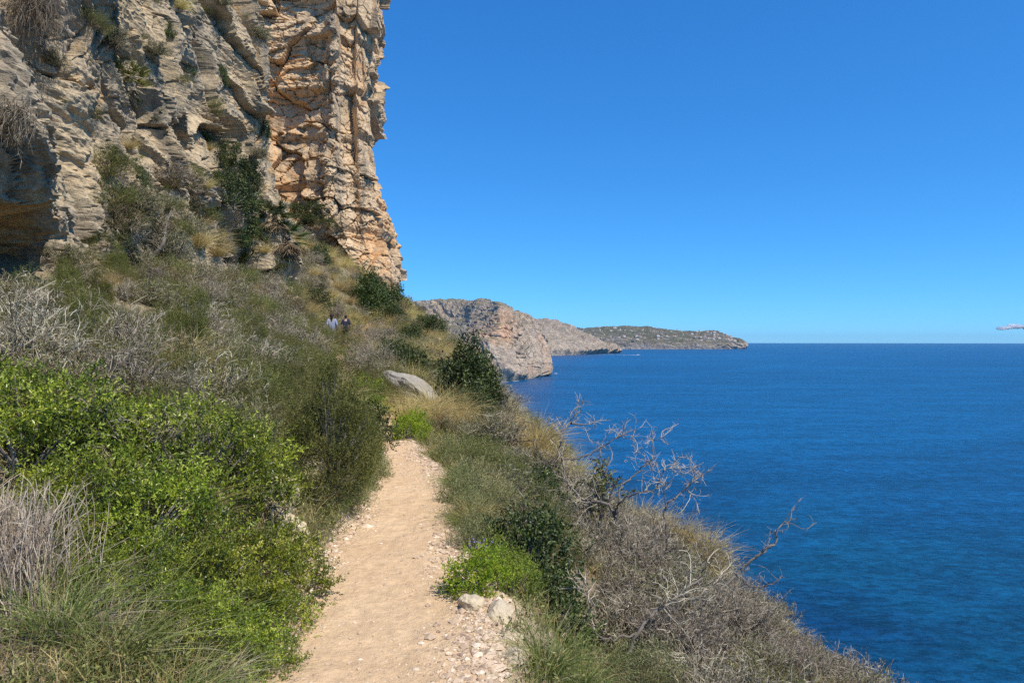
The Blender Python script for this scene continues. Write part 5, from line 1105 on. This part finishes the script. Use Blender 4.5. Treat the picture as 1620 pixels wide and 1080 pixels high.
def person(loc, rz, label, shirt, trousers, hgt, seed, longhair):
    r = np.random.default_rng(seed); e = bpy.data.objects.new('person', None); COL.objects.link(e); e.location = loc; e.rotation_euler = (0, 0, rz); k = hgt / 1.74; e.scale = (k, k, k)
    tag(e, label, 'person')
    J = dict(pel=(0, 0, .95), wai=(0, .01, 1.10), che=(0, .02, 1.32), nec=(0, .03, 1.47), hd0=(0, .05, 1.56), hd1=(0, .055, 1.65), hd2=(0, .05, 1.70), nose=(0, .155, 1.60),
        shL=(-.17, .01, 1.42), elL=(-.23, -.05, 1.16), wrL=(-.22, .08, .95), haL=(-.21, .12, .89), shR=(.17, .01, 1.42), elR=(.24, .0, 1.15), wrR=(.22, .16, .98), haR=(.21, .21, .94),
        hiL=(-.09, 0, .90), knL=(-.10, .14, .50), anL=(-.10, .06, .09), toL=(-.10, .20, .04), hiR=(.09, 0, .90), knR=(.10, -.02, .48), anR=(.10, -.24, .12), toR=(.10, -.13, .05))
    for s_, sg in (('L', -1), ('R', 1)):
        h = np.array(J['ha' + s_])
        for q, (dx, ln) in enumerate([(-.028, .070), (-.010, .080), (.010, .075), (.028, .058)]): J['f%d%s' % (q, s_)] = tuple(h + [dx * .6, .02 + dx * .5, -.035]); J['g%d%s' % (q, s_)] = tuple(h + [dx * .7, .045 + dx * .5, -.035 - ln * .6])
        J['t0' + s_] = tuple(h + [-.03 * sg, .03, -.005]); J['t1' + s_] = tuple(h + [-.045 * sg, .055, -.03])
    N = list(J); ix = {n: i for i, n in enumerate(N)}
    E = [('pel', 'wai'), ('wai', 'che'), ('che', 'nec'), ('nec', 'hd0'), ('hd0', 'hd1'), ('hd1', 'hd2'), ('hd0', 'nose')]
    for s_ in 'LR':
        E += [('che', 'sh' + s_), ('sh' + s_, 'el' + s_), ('el' + s_, 'wr' + s_), ('wr' + s_, 'ha' + s_), ('pel', 'hi' + s_), ('hi' + s_, 'kn' + s_), ('kn' + s_, 'an' + s_), ('an' + s_, 'to' + s_), ('ha' + s_, 't0' + s_), ('t0' + s_, 't1' + s_)]
        for q in range(4): E += [('ha' + s_, 'f%d%s' % (q, s_)), ('f%d%s' % (q, s_), 'g%d%s' % (q, s_))]
    rad = {'pel': (.13, .10), 'wai': (.12, .09), 'che': (.15, .105), 'nec': .052, 'hd0': .075, 'hd1': .092, 'hd2': .07, 'nose': .013, 'sh': .055, 'el': .040, 'wr': .028, 'ha': .032, 'hi': .085, 'kn': .055, 'an': .038, 'to': .032, 'f': .0095, 'g': .008, 't': .010}
    rr = [rad.get(n, rad.get(n[:2], rad.get(n[0]))) for n in N]
    skinned('body', [J[n] for n in N], [(ix[a], ix[b]) for a, b in E], rr, M_skin, e)
    def cloth(name, names, edges, rads, mat): skinned(name, [J[n] if isinstance(n, str) else n for n in names], edges, rads, mat, e)
    cloth('shirt', ['wai', 'che', (0, .025, 1.44), 'shL', 'elL', 'shR', 'elR', (0, 0, .98)], [(7, 0), (0, 1), (1, 2), (1, 3), (3, 4), (1, 5), (5, 6)], [(.145, .115), (.175, .13), (.09, .07), .075, .058, .075, .058, (.15, .12)], shirt)
    cloth('trousers', ['pel', 'hiL', 'knL', 'hiR', 'knR', (-.10, .10, .28), (.10, -.13, .30)], [(0, 1), (1, 2), (2, 5), (0, 3), (3, 4), (4, 6)], [(.15, .12), .10, .072, .10, .072, .055, .055], trousers)
    hb = [(0, .03, 1.70), (0, -.005, 1.64), (0, -.02, 1.57)] + ([(0, -.04, 1.45), (0, -.07, 1.34)] if longhair else [(0, -.01, 1.53)])
    cloth('hair', hb, [(i, i + 1) for i in range(len(hb) - 1)], [.085, .105, .085] + ([.055, .03] if longhair else [.06]), M_hair)
    for s_ in 'LR': a = np.array(J['an' + s_]); b_ = np.array(J['to' + s_]); cloth('shoe', [tuple(a + [0, -.03, -.03]), tuple(b_), tuple(b_ + [0, .05, 0])], [(0, 1), (1, 2)], [.05, .045, .035], M_shoe)
def walker(u, y, *a): x = (u - 810) / F * y; person((x, y, H(x, y) - .01), *a)
walker(547, 37.5, .15, 'walker in a dark navy jacket half hidden by scrub, right of the other', M_navy, M_black, 1.62, 1, False)
walker(525, 34.5, .1, 'walker in a pale blue shirt with dark hair, left of the one in navy', M_pblue, M_khaki, 1.80, 2, True)
print('all', round(time.time() - T0, 1))


# ------------------------------------------------------------------ air
def haze():
    m, n, out = new_mat('air'); v = n.nodes.new('ShaderNodeVolumePrincipled'); v.inputs['Color'].default_value = (0.50, 0.76, 1.0, 1); v.inputs['Density'].default_value = 0.000016; v.inputs['Anisotropy'].default_value = 0.3
    n.links.new(v.outputs[0], out.inputs['Volume'])
    S_ = 29000.0; zb, zt = SEA - 7, 260.0
    V = np.array([(x, y, z) for z in (zb, zt) for (x, y) in ((-S_, -S_), (S_, -S_), (S_, S_), (-S_, S_))], float)
    Q = np.array([[3, 2, 1, 0], [4, 5, 6, 7], [0, 1, 5, 4], [1, 2, 6, 5], [2, 3, 7, 6], [3, 0, 4, 7]])
    tag(mk('haze', V, Q, m), kind='stuff', label='thin blue sea air')
haze()
